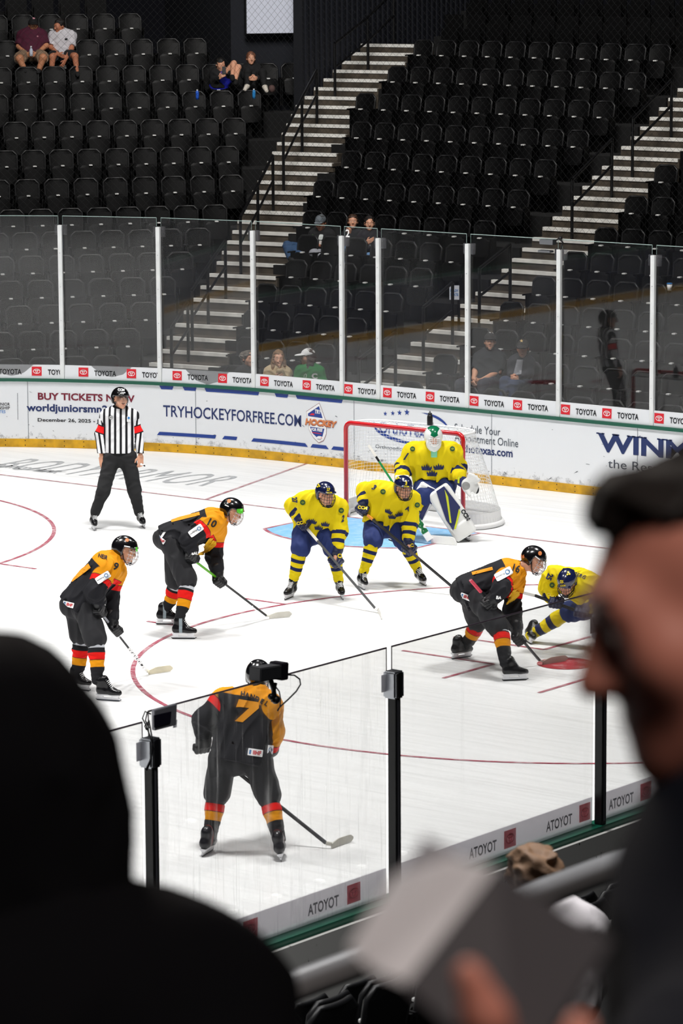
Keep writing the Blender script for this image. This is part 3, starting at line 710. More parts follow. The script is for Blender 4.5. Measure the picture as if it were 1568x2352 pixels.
# dark walls of the vomitory beside the upper stairs
WALLD = mat('wall_dark_navy', '#0d111c', .8)
m, nt, b = newmat('wall_ribbed'); b.inputs['Base Color'].default_value = lin('#14161d'); b.inputs['Roughness'].default_value = .7; MATS['wall_ribbed'] = m
def wallbox(name, a, b_, z0, z1, th, m, label):
    a, b_ = A(*a, 0), A(*b_, 0); d = nrm(b_ - a); n = A(-d[1], d[0], 0)
    o = MB().box((a + b_) / 2 + n * th / 2 + A(0, 0, (z0 + z1) / 2), A(np.linalg.norm(b_ - a) / 2, th / 2, (z1 - z0) / 2), np.array([d, n, A(0, 0, 1)])).build(name, m)
    return tag(o, label, 'wall', kind='structure')
dW = 10.3 + .85 * 12 - .55
w1 = NL * dW + TL * (LE[11] - 1.9); w2 = A(xr(14.2) - .72, 14.25, 0)
w2b = NL * dW + TL * (LE[11] - .15)
wallbox('wall_vomitory', w1[:2], w2b[:2], 3.5, 12, .2, WALLD, 'dark navy wall above the corner block')
w0 = NL * (dW + 5) + TL * (LE[11] - 2.2); wallbox('wall_vomitory_side', w0[:2], w1[:2], 3.5, 12, .2, WALLD, 'dark return wall above the corner block')
w3 = A(xr(20) - .8, 20, 0); wallbox('wall_ribbed', w2[:2], w3[:2], 3.5, 12, .2, MATS['wall_ribbed'], 'dark ribbed metal wall along the upper stairs')
rb = MB(); d_ = nrm(w3 - w2); n_ = A(d_[1], -d_[0], 0)
for t_ in np.arange(.1, np.linalg.norm(w3 - w2), .16): rb.box(w2 + d_ * t_ + n_ * .015 + A(0, 0, 7.75), A(.03, .02, 4.25), np.array([d_, n_, A(0, 0, 1)]))
tag(rb.build('trim_wall_ribs', mat('rib_dark', '#1d1f27', .55)), 'vertical ribs of the dark wall', 'ribs', kind='structure')
# lit panel hanging in front of the wall
wd_ = nrm(w2b - w1); wn_ = A(wd_[1], -wd_[0], 0)
def onwall(u, v, off=.25):
    d = pray(u, v); t = ((w1 + wn_ * off - CAM) @ wn_) / (d @ wn_); return CAM + d * t
q = [onwall(566, -40), onwall(720, -40), onwall(720, 76), onwall(566, 76)]
sg = thing('lit_screen', 'pale grey lit panel on the dark wall above the stands', 'screen', tuple(q[3]))
ex = wd_; ez = A(0, 0, 1); ey = np.cross(ez, ex); cc = sum(q) / 4; hw, hh = np.linalg.norm(q[1] - q[0]) / 2, (q[0][2] - q[3][2]) / 2
Mq = np.array([ex, ey, ez]); MB().box(cc + ey * .06, A(hw + .02, .05, hh + .02), Mq).build('panel_frame', BLACKM, sg); MB().box(cc, A(hw, .012, hh), Mq).build('panel_face', mat('lit_face', '#b9bcc8', .5, emit=.36), sg)
# ------------------------------------------------------------------ folding seats
SEATM = mat('seat_plastic', '#050506', .5, spec=.25, bmp=(160, .25, .004)); SEATR = mat('seat_rim', '#121214', .45, spec=.5); SEATP = mat('seat_pan_plastic', '#040405', .5, spec=.22); PLATE = mat('seat_number_plate', '#f0f0ee', .4)
def seat_proto():
    g = thing('stadium_seat', 'black folding stadium seat', 'seat', (0, 0, 0))
    def panel(w0, w1, z0, z1, y0, y1, r, th, curve, name, m, nx=9, nz=7):
        V = []; F = []
        for side in (0, 1):
            for i in range(nz + 1):
                t = i / nz; z = z0 + (z1 - z0) * t; wd = w0 + (w1 - w0) * t
                if z > z1 - r: wd -= r - math.sqrt(max(r * r - (z - z1 + r) ** 2, 0))
                if z < z0 + r * .6: q_ = r * .6; wd -= q_ - math.sqrt(max(q_ * q_ - (z - z0 - q_) ** 2, 0))
                for k in range(nx + 1):
                    u = -1 + 2 * k / nx; V.append((u * wd, y0 + (y1 - y0) * t + curve * (u * u - 1) * -1 * 1.0 * 0 + curve * (1 - u * u) + (th if side else 0), z))
        n1 = (nz + 1) * (nx + 1); I = lambda s, i, k: s * n1 + i * (nx + 1) + k
        for i in range(nz):
            for k in range(nx):
                F.append([I(0, i, k), I(0, i, k + 1), I(0, i + 1, k + 1), I(0, i + 1, k)]); F.append([I(1, i, k), I(1, i + 1, k), I(1, i + 1, k + 1), I(1, i, k + 1)])
        edge = [(0, k) for k in range(nx)] + [(i, nx) for i in range(nz)] + [(nz, k) for k in range(nx, 0, -1)] + [(i, 0) for i in range(nz, 0, -1)]
        for (a, b_), (c, d) in zip(edge, edge[1:] + edge[:1]): F.append([I(0, a, b_), I(1, a, b_), I(1, c, d), I(0, c, d)])
        return MB().add(V, F).build(name, m, g, smooth=False, local=True), V, nz, nx
    bk, V, nz, nx = panel(.195, .205, .40, .85, -.02, .06, .07, .022, .025, 'backrest', SEATM)
    rim = [V[i * (nx + 1)] for i in range(1, nz + 1)] + [V[nz * (nx + 1) + k] for k in range(1, nx)] + [V[i * (nx + 1) + nx] for i in range(nz, 0, -1)]
    r_ = MB().tube([A(*p) + A(0, .008, 0) for p in rim], .019, 6).build('rim', SEATR, bk, smooth=True, local=True)
    pan, _, _, _ = panel(.17, .19, .30, .59, -.13, -.085, .05, .03, -.02, 'seat_pan', SEATP)
    MB().bbox((-.03, -.137, .583), (.03, -.075, .605)).build('number_plate', PLATE, pan, bevel=.004, local=True)
    for q in (-1, 1):
        MB().bbox((q * .228 - .008, -.12, .1), (q * .228 + .008, .03, .58)).bbox((q * .228 - .011, -.2, .58), (q * .228 + .011, .05, .605)).build('armrest', SEATP, g, local=True)
    MB().bbox((-.03, -.02, 0), (.03, .05, .42)).build('stanchion', SEATP, g, local=True)
    return g
def copy_tree(o, parent=None):
    c = o.copy(); COL.objects.link(c)
    if parent is not None: c.parent = parent
    for ch in [x for x in o.children]: copy_tree(ch, c)
    return c
ORD = ['first', 'second', 'third', 'fourth', 'fifth', 'sixth', 'seventh', 'eighth', 'ninth', 'tenth', 'eleventh', 'twelfth', 'thirteenth', 'fourteenth', 'fifteenth', 'sixteenth', 'seventeenth', 'eighteenth', 'nineteenth', 'twentieth']
seat0 = seat_proto(); seat_used = [0]; SEATS = {}
FOLD = {}
def place_seat(p, rz, label, group, key=None):
    o = seat0 if not seat_used[0] else copy_tree(seat0)
    seat_used[0] += 1; o.location = tuple(p); o.rotation_euler = (0, 0, rz); o['label'] = label; o['group'] = group
    if key: SEATS[key] = o
    return o
extra = MB()
def unfold(P):
    """lower the pan of the seat a spectator sits on"""
    if not SEATS: return
    o = min(SEATS.values(), key=lambda q: (Vector(P) - Vector(q.location) - Vector((0, 0, .45))).length)
    if (Vector(P) - Vector(o.location) - Vector((0, 0, .45))).length > .6: return
    for c in o.children:
        if c.name.startswith('seat_pan'): c.rotation_euler = (math.pi / 2, 0, 0); c.location = (0, .2, .5)
def far_seat(p, rz):
    c, s = math.cos(rz), math.sin(rz); Ms = np.array([A(c, s, 0), A(-s, c, 0), A(0, 0, 1)])
    extra.box(A(*p) + Ms[1] * .03 + A(0, 0, .62), A(.2, .012, .23), Ms); extra.box(A(*p) - Ms[1] * .1 + A(0, 0, .45), A(.18, .015, .15), Ms)
inframe = lambda p, mx=34, hgt=.8: (lambda q: -mx < q[0] < 1568 + mx and q[1] > -20)(pxof(A(*p) + A(0, 0, hgt)))
SPL = {7: .515, 8: .49, 9: .485, 10: .5, 11: .48, 12: .485}
rzL = math.atan2(TL[1], TL[0])
def SL(k, i):
    sp_ = {0: .5, 1: .5, 2: .505, 3: .5, 4: .495, 5: .485, 6: .495, 7: .505, 8: .485, 9: .485, 10: .505, 11: .485, 12: .495}.get(k, .495)
    e = LE[k] - .32
    if 8 <= k < 12: e -= .34 if k == 8 else .5
    if k == 12: e = LE[11] - 2.45
    if k >= 13: e = LE[11] - 3.5 - .5 * (k - 13)
    return NL * (10.3 + .85 * k) + TL * (e - sp_ * i) + A(0, 0, FZ(k))
ROWN = lambda k: ORD[k]
for k in range(15):
    for i in range(20):
        p = SL(k, i)
        if pxof(p + A(0, 0, .7))[0] < -30: break
        if not inframe(p) or ((p - w2) @ d_ > -.5 and abs((p - w2) @ n_) < .45): continue
        if k <= 13: place_seat(p, rzL, f'black folded seat, {ORD[i]} from the stairs, {ORD[k]} row up in corner block', 'corner block seats', ('L', k, i))
        else: far_seat(p, rzL)
for k in range(15):
    n = 0
    for i in range(24):
        x = -5.95 - .5 * i + (.06 if k % 2 else 0)
        if x < xr(YK(k)) + 1.0: break
        p = A(x, YK(k), FZ(k))
        if not inframe(p): continue
        if k <= 12: place_seat(p, 0, f'black folded seat, {ORD[i]} from far stairs, {ORD[k]} row up in end block', 'end block seats', ('M', k, i))
        else: far_seat(p, 0)
    for i in range(12):
        p = A(-3.62 + .5 * i, YK(k), FZ(k))
        if not inframe(p, 10):
            for q in range(i, i + 10): far_seat(A(-3.62 + .5 * q, YK(k), FZ(k)), 0)
            break
        if k <= 12: place_seat(p, 0, f'black folded seat, {ORD[i]} beyond the far stairs, {ORD[k]} row up', 'seats beyond the far stairs', ('R', k, i))
        else: far_seat(p, 0)
tag(extra.build('seat_rows', SEATM), 'barely visible topmost dark rows of stadium seats', 'seat rows', kind='stuff')
# safety netting hung above the end glass
nb = MB(); s0, s1, z0, z1 = -10.2, 4.2, 3.47, 8.6; pt = .11
def netline(a, b_):
    (sa, za), (sb, zb) = a, b_
    n = 2 if min(sa, sb) > -CX else 10
    pts = [wallmap(sa + (sb - sa) * t, za + (zb - za) * t, -.12) for t in np.linspace(0, 1, n)]
    nb.tube(pts, .0016, 3, cap=False)
h = z1 - z0
for s in np.arange(s0 - h, s1, pt):
    for q in (0, 1):
        a, b_ = (s, z0), (s + h, z1)
        if a[0] < s0: a = (s0, z0 + s0 - s)
        if b_[0] > s1: b_ = (s1, z0 + s1 - s)
        if a[0] >= b_[0]: continue
        if q: a, b_ = (s0 + s1 - a[0], a[1]), (s0 + s1 - b_[0], b_[1])
        netline(a, b_)
tag(nb.build('safety_netting', mat('net_black', '#0a0a0b', .8)), 'fine black diamond safety netting hung above the end glass', 'netting')
# ------------------------------------------------------------------ near stands below the camera
NXK = lambda k: 14.15 + .88 * k
NFZ = lambda k: .25 + .4 * min(k, 3) + .42 * max(k - 3, 0)
tb = MB()
for k in range(16):
    x0 = NXK(k) - .62 if k else 13.14; tb.bbox((x0, -46, 0), (NXK(k) + .26, -8, NFZ(k)))
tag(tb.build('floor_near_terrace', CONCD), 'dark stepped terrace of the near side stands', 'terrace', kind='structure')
for k in range(3):
    for i in range(16):
        p = A(NXK(k), -22.4 + .5 * i + (.0 if k != 1 else .1), NFZ(k)); u, v = pxof(p + A(0, 0, .8))
        if v < 2420 and u > 600 and u < 1560: place_seat(p, -math.pi / 2, f'black seat seen from behind, {ORD[k]} row from the near glass, {ORD[i]} along', 'near side seats', ('N', k, i))
pa = A(22.82, -36, 5.39); pb = A(22.82, -24, 5.39)
g = thing('guard_rail', 'pale round guard rail crossing below the near boards', 'handrail', (22.82, -36, 4.2))
MB().tube([pa, pb], .035, 12).build('rail_tube', mat('rail_grey', '#c9c9cc', .35), g, smooth=True)
for y in (-35.9, -24.1): MB().tube([A(22.82, y, 4.2), A(22.82, y, 5.36)], .022, 8).build('rail_post', BLACKM, g)

# ------------------------------------------------------------------ people: shared figure kit
SKIN = {}
def skinmat(name, tone='#dba183', hair='#2b1a12', lip='#9c5146'):
    return layered('skin_' + name, tone, [('lipc', lip), ('browc', hair), ('eyec', '#e9e4dc'), ('pupc', '#1a120e')], rough=.5, spec=.4, soft=.002)
def headframe(face, up):
    y = nrm(face); x = nrm(np.cross(y, up)); z = np.cross(x, y); return np.array([x, y, z])
def V3(r, u, t):
    """camera-relative direction: right, up, towards the viewer"""
    return nrm(RT * r + UP * u - FW * t)
def head_sdf(c, M, sc_=1.0, ears=True, crown=.088):
    L = lambda x, y, z: c + (A(x, y, z) * sc_) @ M
    s = sc_
    P = [ell(L(0, -.012, .032), A(.076, .096, crown) * s, M), ell(L(0, .03, -.035), A(.06, .064, .078) * s, M), ell(L(0, .045, -.072), A(.042, .045, .045) * s, M), ball(L(0, .078, -.095), .018 * s),
         cap(L(-.034, .08, .022), L(.034, .08, .022), .014 * s), ball(L(.04, .062, -.022), .026 * s), ball(L(-.04, .062, -.022), .026 * s)]
    f = U(.03 * s, *P)
    for q in (-1, 1): f = SUB(f, ball(L(q * .031, .104, .003), .016 * s), .012)
    f = U(.012, f, cap(L(0, .095, .008), L(0, .112, -.026), .008 * s, .0125 * s), ball(L(.011, .1, -.03), .008 * s), ball(L(-.011, .1, -.03), .008 * s))
    f = U(.006, f, ell(L(0, .088, -.058), A(.024, .012, .006) * s, M), ell(L(0, .086, -.069), A(.02, .012, .006) * s, M), ball(L(.031, .085, .003), .0115 * s), ball(L(-.031, .085, .003), .0115 * s))
    if ears:
        for q in (-1, 1): f = U(.008, f, SUB(ell(L(q * .079, -.008, -.006), A(.011, .02, .032) * s, M), ball(L(q * .09, .0, -.004), .012 * s), .005))
    return f
def head_ch(c, M, s=1.0):
    def loc(P): return ((P - c) @ M.T) / s
    def lip(P): q = loc(P); return .008 - np.sqrt((q[:, 0] * .42) ** 2 + (q[:, 2] + .063) ** 2) - np.maximum(.085 - q[:, 1], 0)
    def brow(P): q = loc(P); return .006 - np.sqrt(((np.abs(q[:, 0]) - .032) * .32) ** 2 + (q[:, 2] - .03) ** 2) - np.maximum(.07 - q[:, 1], 0)
    def eye(P): q = loc(P); return .0085 - np.sqrt(((np.abs(q[:, 0]) - .031) * .7) ** 2 + ((q[:, 2] - .003) * 1.3) ** 2) - np.maximum(.075 - q[:, 1], 0)
    def pup(P): q = loc(P); return .0058 - np.sqrt((np.abs(q[:, 0]) - .031) ** 2 + (q[:, 2] - .003) ** 2) - np.maximum(.075 - q[:, 1], 0)
    return dict(lipc=lip, browc=brow, eyec=eye, pupc=pup)
def hand_sdf(w, d, n, tside, curl=.5, s=1.0, spread=.06):
    """bare hand from wrist w along d; n = back-of-hand normal, tside = direction of the thumb side"""
    d = nrm(d); t = nrm(tside - d * (tside @ d)); n = nrm(np.cross(d, t)) * (1 if np.dot(np.cross(d, t), n) > 0 else -1)
    M = np.array([t, d, n]); pc = w + d * .05 * s
    P = [rbox(pc, A(.04, .05, .014) * s, M, .012 * s)]
    for i, (o, l) in enumerate(((.03, .074), (.01, .082), (-.011, .076), (-.031, .06))):
        b = w + d * .095 * s + t * o * s; dirv = nrm(d + t * (o * 2.2 * spread / .06 * .5)); r = .0085 * s; seg = (l * .45, l * .32, l * .25); a = curl * .55
        for k, sl in enumerate(seg):
            e = b + (dirv * math.cos(a) - n * math.sin(a)) * sl * s; P.append(cap(b, e, r, r * .9)); b = e; r *= .9; a += curl * .75
    tb = w + d * .03 * s + t * .032 * s; e1 = tb + nrm(t * .7 + d * .7 - n * .25) * .04 * s; e2 = e1 + nrm(d * .9 + t * .15 - n * .35) * .032 * s
    P += [cap(tb, e1, .0125 * s, .0105 * s), cap(e1, e2, .0105 * s, .0085 * s)]
    return U(.008 * s, *P)
def glove_sdf(H, axis, w, s=1.0, flip=1):
    """padded hockey glove closed round a shaft through H along axis; w = direction from wrist to hand"""
    a = nrm(axis); w = nrm(w - a * (w @ a)); n = np.cross(a, w) * flip
    M = np.array([a, w, n]); P = [rbox(H - w * .035 * s + n * .022 * s, A(.058, .045, .034) * s, M, .02 * s)]
    for i, o in enumerate((-.048, -.016, .016, .046)):
        r = (.0185, .02, .019, .017)[i] * s; k0 = H + a * o * s + n * .032 * s + w * .004 * s; k1 = H + a * (o * .98) * s + n * .022 * s + w * .04 * s; k2 = H + a * (o * .95) * s - n * .018 * s + w * .036 * s; k3 = H + a * (o * .95) * s - n * .028 * s + w * .008 * s
        P += [cap(k0, k1, r, r), cap(k1, k2, r, r * .92), cap(k2, k3, r * .92, r * .8)]
    t0 = H - w * .045 * s - n * .012 * s + a * .04 * s; t1 = H - w * .012 * s - n * .03 * s + a * .062 * s; t2 = H + w * .018 * s - n * .03 * s + a * .066 * s
    P += [cap(t0, t1, .02 * s, .018 * s), cap(t1, t2, .018 * s, .015 * s)]
    return U(.006, *P), M
def lerp(a, b, t): return a + (b - a) * t
class Fig:
    """joints from photo pixels (zoomed crop Z = ox, oy, k) plus depth offset in metres from the figure's ground depth"""
    def __init__(s, Z, J, D=None, foot=None):
        s.Z = Z; s.J = {}
        s.px = lambda x, y: (Z[0] + x * Z[2], Z[1] + y * Z[2])
        if D is None:
            fs = [onz(*s.px(*c)) for f in foot.values() for c in f]; s.feet = {k: [onz(*s.px(*c)) for c in f] for k, f in foot.items()}
            D = float(np.mean([ondepth(p) for p in fs]))
        s.D = D
        for k, v in J.items():
            fo = 0.
            if foot and k[0] in 'ak' and k[1:] in ('a', 'b'): fo = (ondepth(sum(s.feet[k[1]]) / 2) - D) * (1. if k[0] == 'a' else .6)
            s.J[k] = at(*s.px(v[0], v[1]), D + v[2] + fo)
    def __getitem__(s, k): return s.J[k]
def decal(name, g, f, fig, c, ex, ey, m, parent, ml=.09, off=.004, D=None, lift=.003):
    """sew an outline on the solid f: c = centre, ex / ey = crop-pixel vectors of one unit across / up"""
    v, F = tess(g, ml); v = v - (v.max(0) + v.min(0)) / 2; c = A(*c); ex = A(*ex); ey = A(*ey)
    pts = trace(f, [fig.px(*(c + ex * a + ey * b_)) for a, b_ in v], D or fig.D, off + lift)
    me = bpy.data.meshes.new(name); me.from_pydata([tuple(map(float, p)) for p in pts], [], F)
    return link(name, me, m, parent)
def vec(l, ang): return (l * math.cos(math.radians(ang)), l * math.sin(math.radians(ang)))
def rect2d(w, h, r=.0):
    if r <= 0: return poly2d([(0, 0), (w, 0), (w, h), (0, h)])
    p = []
    for cx, cy, a0 in ((w - r, r, -90), (w - r, h - r, 0), (r, h - r, 90), (r, r, 180)):
        for k in range(4): t = math.radians(a0 + 30 * k); p.append((cx + r * math.cos(t), cy + r * math.sin(t)))
    return poly2d(p)
def crown2d(): return join2d(poly2d([(0, 0), (1, 0), (1.02, .3), (-.02, .3)]), *[poly2d([(x - .17, .26), (x + .17, .26), (x + dx, .18 + h_)]) for x, dx, h_ in ((.08, -.14, .5), (.29, -.05, .62), (.5, 0, .82), (.71, .05, .62), (.92, .14, .5))])
# ---- hockey kit
HB = dict(rough=.28, spec=.6, coat=.5)
def helmet(c, M, parent, col, s=1.0, cage='#d8d8da', visor=False, vents=True, name='helmet', chincol='#141418', full=True):
    L = lambda x, y, z: c + (A(x, y, z) * s) @ M
    f = U(.03, ell(L(0, -.012, .04), A(.099, .124, .103) * s, M), ell(L(0, -.05, .005), A(.096, .09, .088) * s, M))
    for q in (-1, 1): f = U(.012, f, cap(L(q * .035, .07, .103), L(q * .05, -.1, .086), .0105 * s), ell(L(q * .088, -.01, -.01), A(.016, .05, .045) * s, M))
    f = U(.01, f, cap(L(-.06, .1, .052), L(.06, .1, .052), .012 * s))
    f = SUB(f, rbox(L(0, .11, -.11), A(.2, .115, .148) * s, M, .02), .008)
    f = CUT(f, L(0, -.1, -.075), L(0, -.1, -1.1) - L(0, -.1, -.075))
    def vent(P):
        q = ((P - c) @ M.T) / s; a = np.full(len(P), -1.)
        for x0, y0 in ((.0, .03), (.0, -.045), (.062, .0), (-.062, .0), (.03, -.1), (-.03, -.1)):
            a = np.maximum(a, .008 - np.abs(np.hypot((q[:, 0] - x0) * 1.6, (q[:, 1] - y0) * .55)) - np.maximum(.1 - q[:, 2], 0))
        return a
    h = solid(name, f, .0075 * s, layered('helmet_' + col, col, [('ventc', '#020203')], rough=.22, spec=.6, coat=.6), parent, dict(ventc=vent))
    b = MB(); cen = A(0, .03, -.035); R = A(.088, .112, .112)
    def pt(az, z):
        k = math.sqrt(max(1 - ((z - cen[2]) / R[2]) ** 2, .02)); return L(R[0] * k * math.sin(az), cen[1] + R[1] * k * math.cos(az), z)
    if cage:
        for z in (.045, .012, -.022, -.056, -.09): b.tube([pt(a, z) for a in np.linspace(-1.45, 1.45, 15)], .0023 * s, 5)
        for a in (-1.3, -.95, -.6, -.3, 0, .3, .6, .95, 1.3): b.tube([pt(a, z) for z in np.linspace(.05, -.11, 8)], .0023 * s, 5)
        b.tube([pt(a, -.11) for a in np.linspace(-1.3, 1.3, 15)], .004 * s, 5)
        b.build('face_cage', mat('cage_' + cage, cage, .25, metal=.6), h, smooth=True)
        solid('chin_cup', U(.01, ell(L(0, .085, -.105), A(.036, .02, .022) * s, M)), .006, mat('chin_cup_' + chincol, chincol, .5), h)
    if visor:
        V = [];
        for z in (.05, .0, -.045): V += [pt(a, z) for a in np.linspace(-1.35, 1.35, 15)]
        b2 = MB(); b2.add(V, [[r * 15 + k, r * 15 + k + 1, r * 15 + 16 + k, r * 15 + 15 + k] for r in range(2) for k in range(14)]); b2.build('visor', glassmat('visor_clear', .06, refl=1.2), h, smooth=True)
    st = MB()
    for q in (-1, 1): st.tube([L(q * .085, -.005, -.02), L(q * .075, .02, -.075), L(q * .035, .055, -.118), L(0, .065, -.125)], .0055 * s, 6)
    st.build('chin_strap', BLKP, h, smooth=True)
    return h, f
def skate(fig, key, ank, parent, bootc='#0d0d10', holderc='#e9e9ec', lacec='#e6e6e6', accent=None, hdir=None):
    H, T = fig.feet[key]; c = (H + T) / 2; d = nrm(T - H) if hdir is None else nrm(hdir)
    lb = .27; H = c - d * lb / 2; T = c + d * lb / 2
    up = (ank - (H * .72 + T * .28)); up = nrm(up - d * (up @ d)); lat = np.cross(d, up); M = np.array([d, lat, up])
    L = lambda x, y, z: c + d * x + lat * y + up * z
    A0 = ank
    f = U(.03, cap(L(-.085, 0, .105), L(.06, 0, .095), .043, .036), cap(L(.05, 0, .09), L(.115, 0, .088), .037, .032), cap(L(-.075, 0, .12), L(-.06, 0, .2), .043, .042), cap(L(-.06, 0, .2), lerp(L(-.06, 0, .2), A0, .9), .044, .05), cap(L(.03, 0, .12), L(-.035, 0, .225), .03, .034))
    f = CUT(f, L(0, 0, .066), -up)
    def acc(P): return .02 - np.abs((P - L(-.03, 0, .12)) @ d) + .0 * P[:, 0] if accent else np.full(len(P), -1.)
    bt_ = solid('skate', f, .0085, layered('boot_' + bootc + str(accent), bootc, [('accc', accent)] if accent else [], rough=.35, coat=.3), parent, dict(accc=acc) if accent else None)
    hb = MB(); hb.beam(L(-.125, 0, .062), L(.12, 0, .062), .05, .014, up)
    for x0, x1, x2, x3 in ((-.12, -.05, -.11, -.06), (.04, .115, .05, .11)):
        V = [L(x0, y, .056) for y in (-.022, .022)] + [L(x1, y, .056) for y in (-.022, .022)] + [L(x2, y, .03) for y in (-.007, .007)] + [L(x3, y, .03) for y in (-.007, .007)]
        hb.add(V, [[0, 1, 3, 2], [4, 6, 7, 5], [0, 2, 6, 4], [1, 5, 7, 3], [0, 4, 5, 1], [2, 3, 7, 6]])
    hb.beam(L(-.13, 0, .026), L(.13, 0, .026), .012, .02, up); hb.build('blade_holder', mat('holder_' + holderc, holderc, .35), bt_)
    V = []
    for x, z0 in ((-.135, .012), (-.12, .001), (.115, .001), (.142, .016)): V += [L(x, -.002, z0), L(x, .002, z0), L(x, .002, .022), L(x, -.002, .022)]
    MB().add(V, [[k * 4 + e, k * 4 + (e + 1) % 4, k * 4 + 4 + (e + 1) % 4, k * 4 + 4 + e] for k in range(3) for e in range(4)] + [[0, 1, 2, 3], [12, 13, 14, 15]]).build('blade', mat('skate_steel', '#55585e', .25, metal=1), bt_)
    lb_ = MB()
    for i, t in enumerate(np.linspace(.08, .92, 7)):
        q = lerp(L(.062, 0, .128), L(-.012, 0, .235), t)
        n_ = nrm(L(.075, 0, .155) - L(.03, 0, .12)); lb_.tube([q + lat * s_ * .03 - n_ * (abs(s_) ** 2 * .012) + d * .006 for s_ in (-1, -.5, 0, .5, 1)], .0035, 5)
        if i < 6:
            q2 = lerp(L(.062, 0, .128), L(-.012, 0, .235), t + .07); lb_.tube([q + lat * .024 + d * .004, q2 - lat * .024 + d * .004], .003, 5)
    lb_.build('laces', mat('lace_' + lacec, lacec, .8), bt_)
    return bt_
def stick(fig, top, heel, toe, label, shaftc='#151519', blade='#d9d6cc', grip='#d9d9d9', gripl=.13, dtop=0., mids=(), tape=1.0, z0=0.0, w=.028, bl_h=.066, name='hockey_stick', topw=None, toew=None):
    """top px (+depth), heel / toe px on the ice"""
    Hh = onz(*fig.px(*heel), .012) if not hasattr(heel, 'shape') else heel; Tt = onz(*fig.px(*toe), .02) if toew is None else toew
    Tp = at(*fig.px(*top), fig.D + dtop) if topw is None else topw
    g = thing(name, label, 'hockey stick', tuple(Hh))
    d = nrm(Hh - Tp); E = Hh - d * .06
    up = nrm(np.cross(np.cross(d, Tt - Hh), d)); L = np.linalg.norm(E - Tp)
    MB().beam(Tp + d * gripl, E, w * .75, w, np.cross(d, up)).build('shaft', mat('shaft_' + shaftc, shaftc, .35), g, bevel=.003)
    MB().beam(Tp, Tp + d * gripl, w * .95, w * 1.15, np.cross(d, up)).build('taped_grip', mat('grip_' + grip, grip, .8), g, bevel=.004)
    for t0, t1, col in mids: MB().beam(Tp + d * L * t0, Tp + d * L * t1, w * .79, w * 1.04, np.cross(d, up)).build('shaft_graphic', mat('shaft_' + col, col, .35), g, bevel=.003)
    bd = nrm(Tt - Hh); Lb = np.linalg.norm(Tt - Hh); z = A(0, 0, 1.); n = nrm(np.cross(bd, z)); V = []; N = 10
    for i in range(N + 1):
        t = i / N; hgt = bl_h * (.62 + .38 * min(t * 3, 1)) if t < .85 else bl_h * math.sqrt(max(1 - ((t - .85) / .155) ** 2, .04)); th = .006 - .002 * t
        c = Hh + bd * (Lb * t) + n * (.022 * (t ** 2)) + A(0, 0, 0); lo = c[2] * 0 + .004 + (.5 * (bl_h - hgt) if t >= .85 else 0) + max(c[2] - .02, 0)
        for q, zz in ((-1, lo), (1, lo), (1, lo + hgt), (-1, lo + hgt)): V.append(A(c[0], c[1], 0) + n * q * th + z * zz)
    F = [[k * 4 + e, k * 4 + (e + 1) % 4, k * 4 + 4 + (e + 1) % 4, k * 4 + 4 + e] for k in range(N) for e in range(4)] + [[0, 1, 2, 3], [N * 4 + e for e in range(4)]]
    bl = MB().add(V, F); bl.beam(E, Hh + A(0, 0, .03), w * .6, w * 1.1, np.cross(d, up)); bl.build('blade', mat('stickblade_' + blade, blade, .6, var=.1), g)
    return g, Tp, d
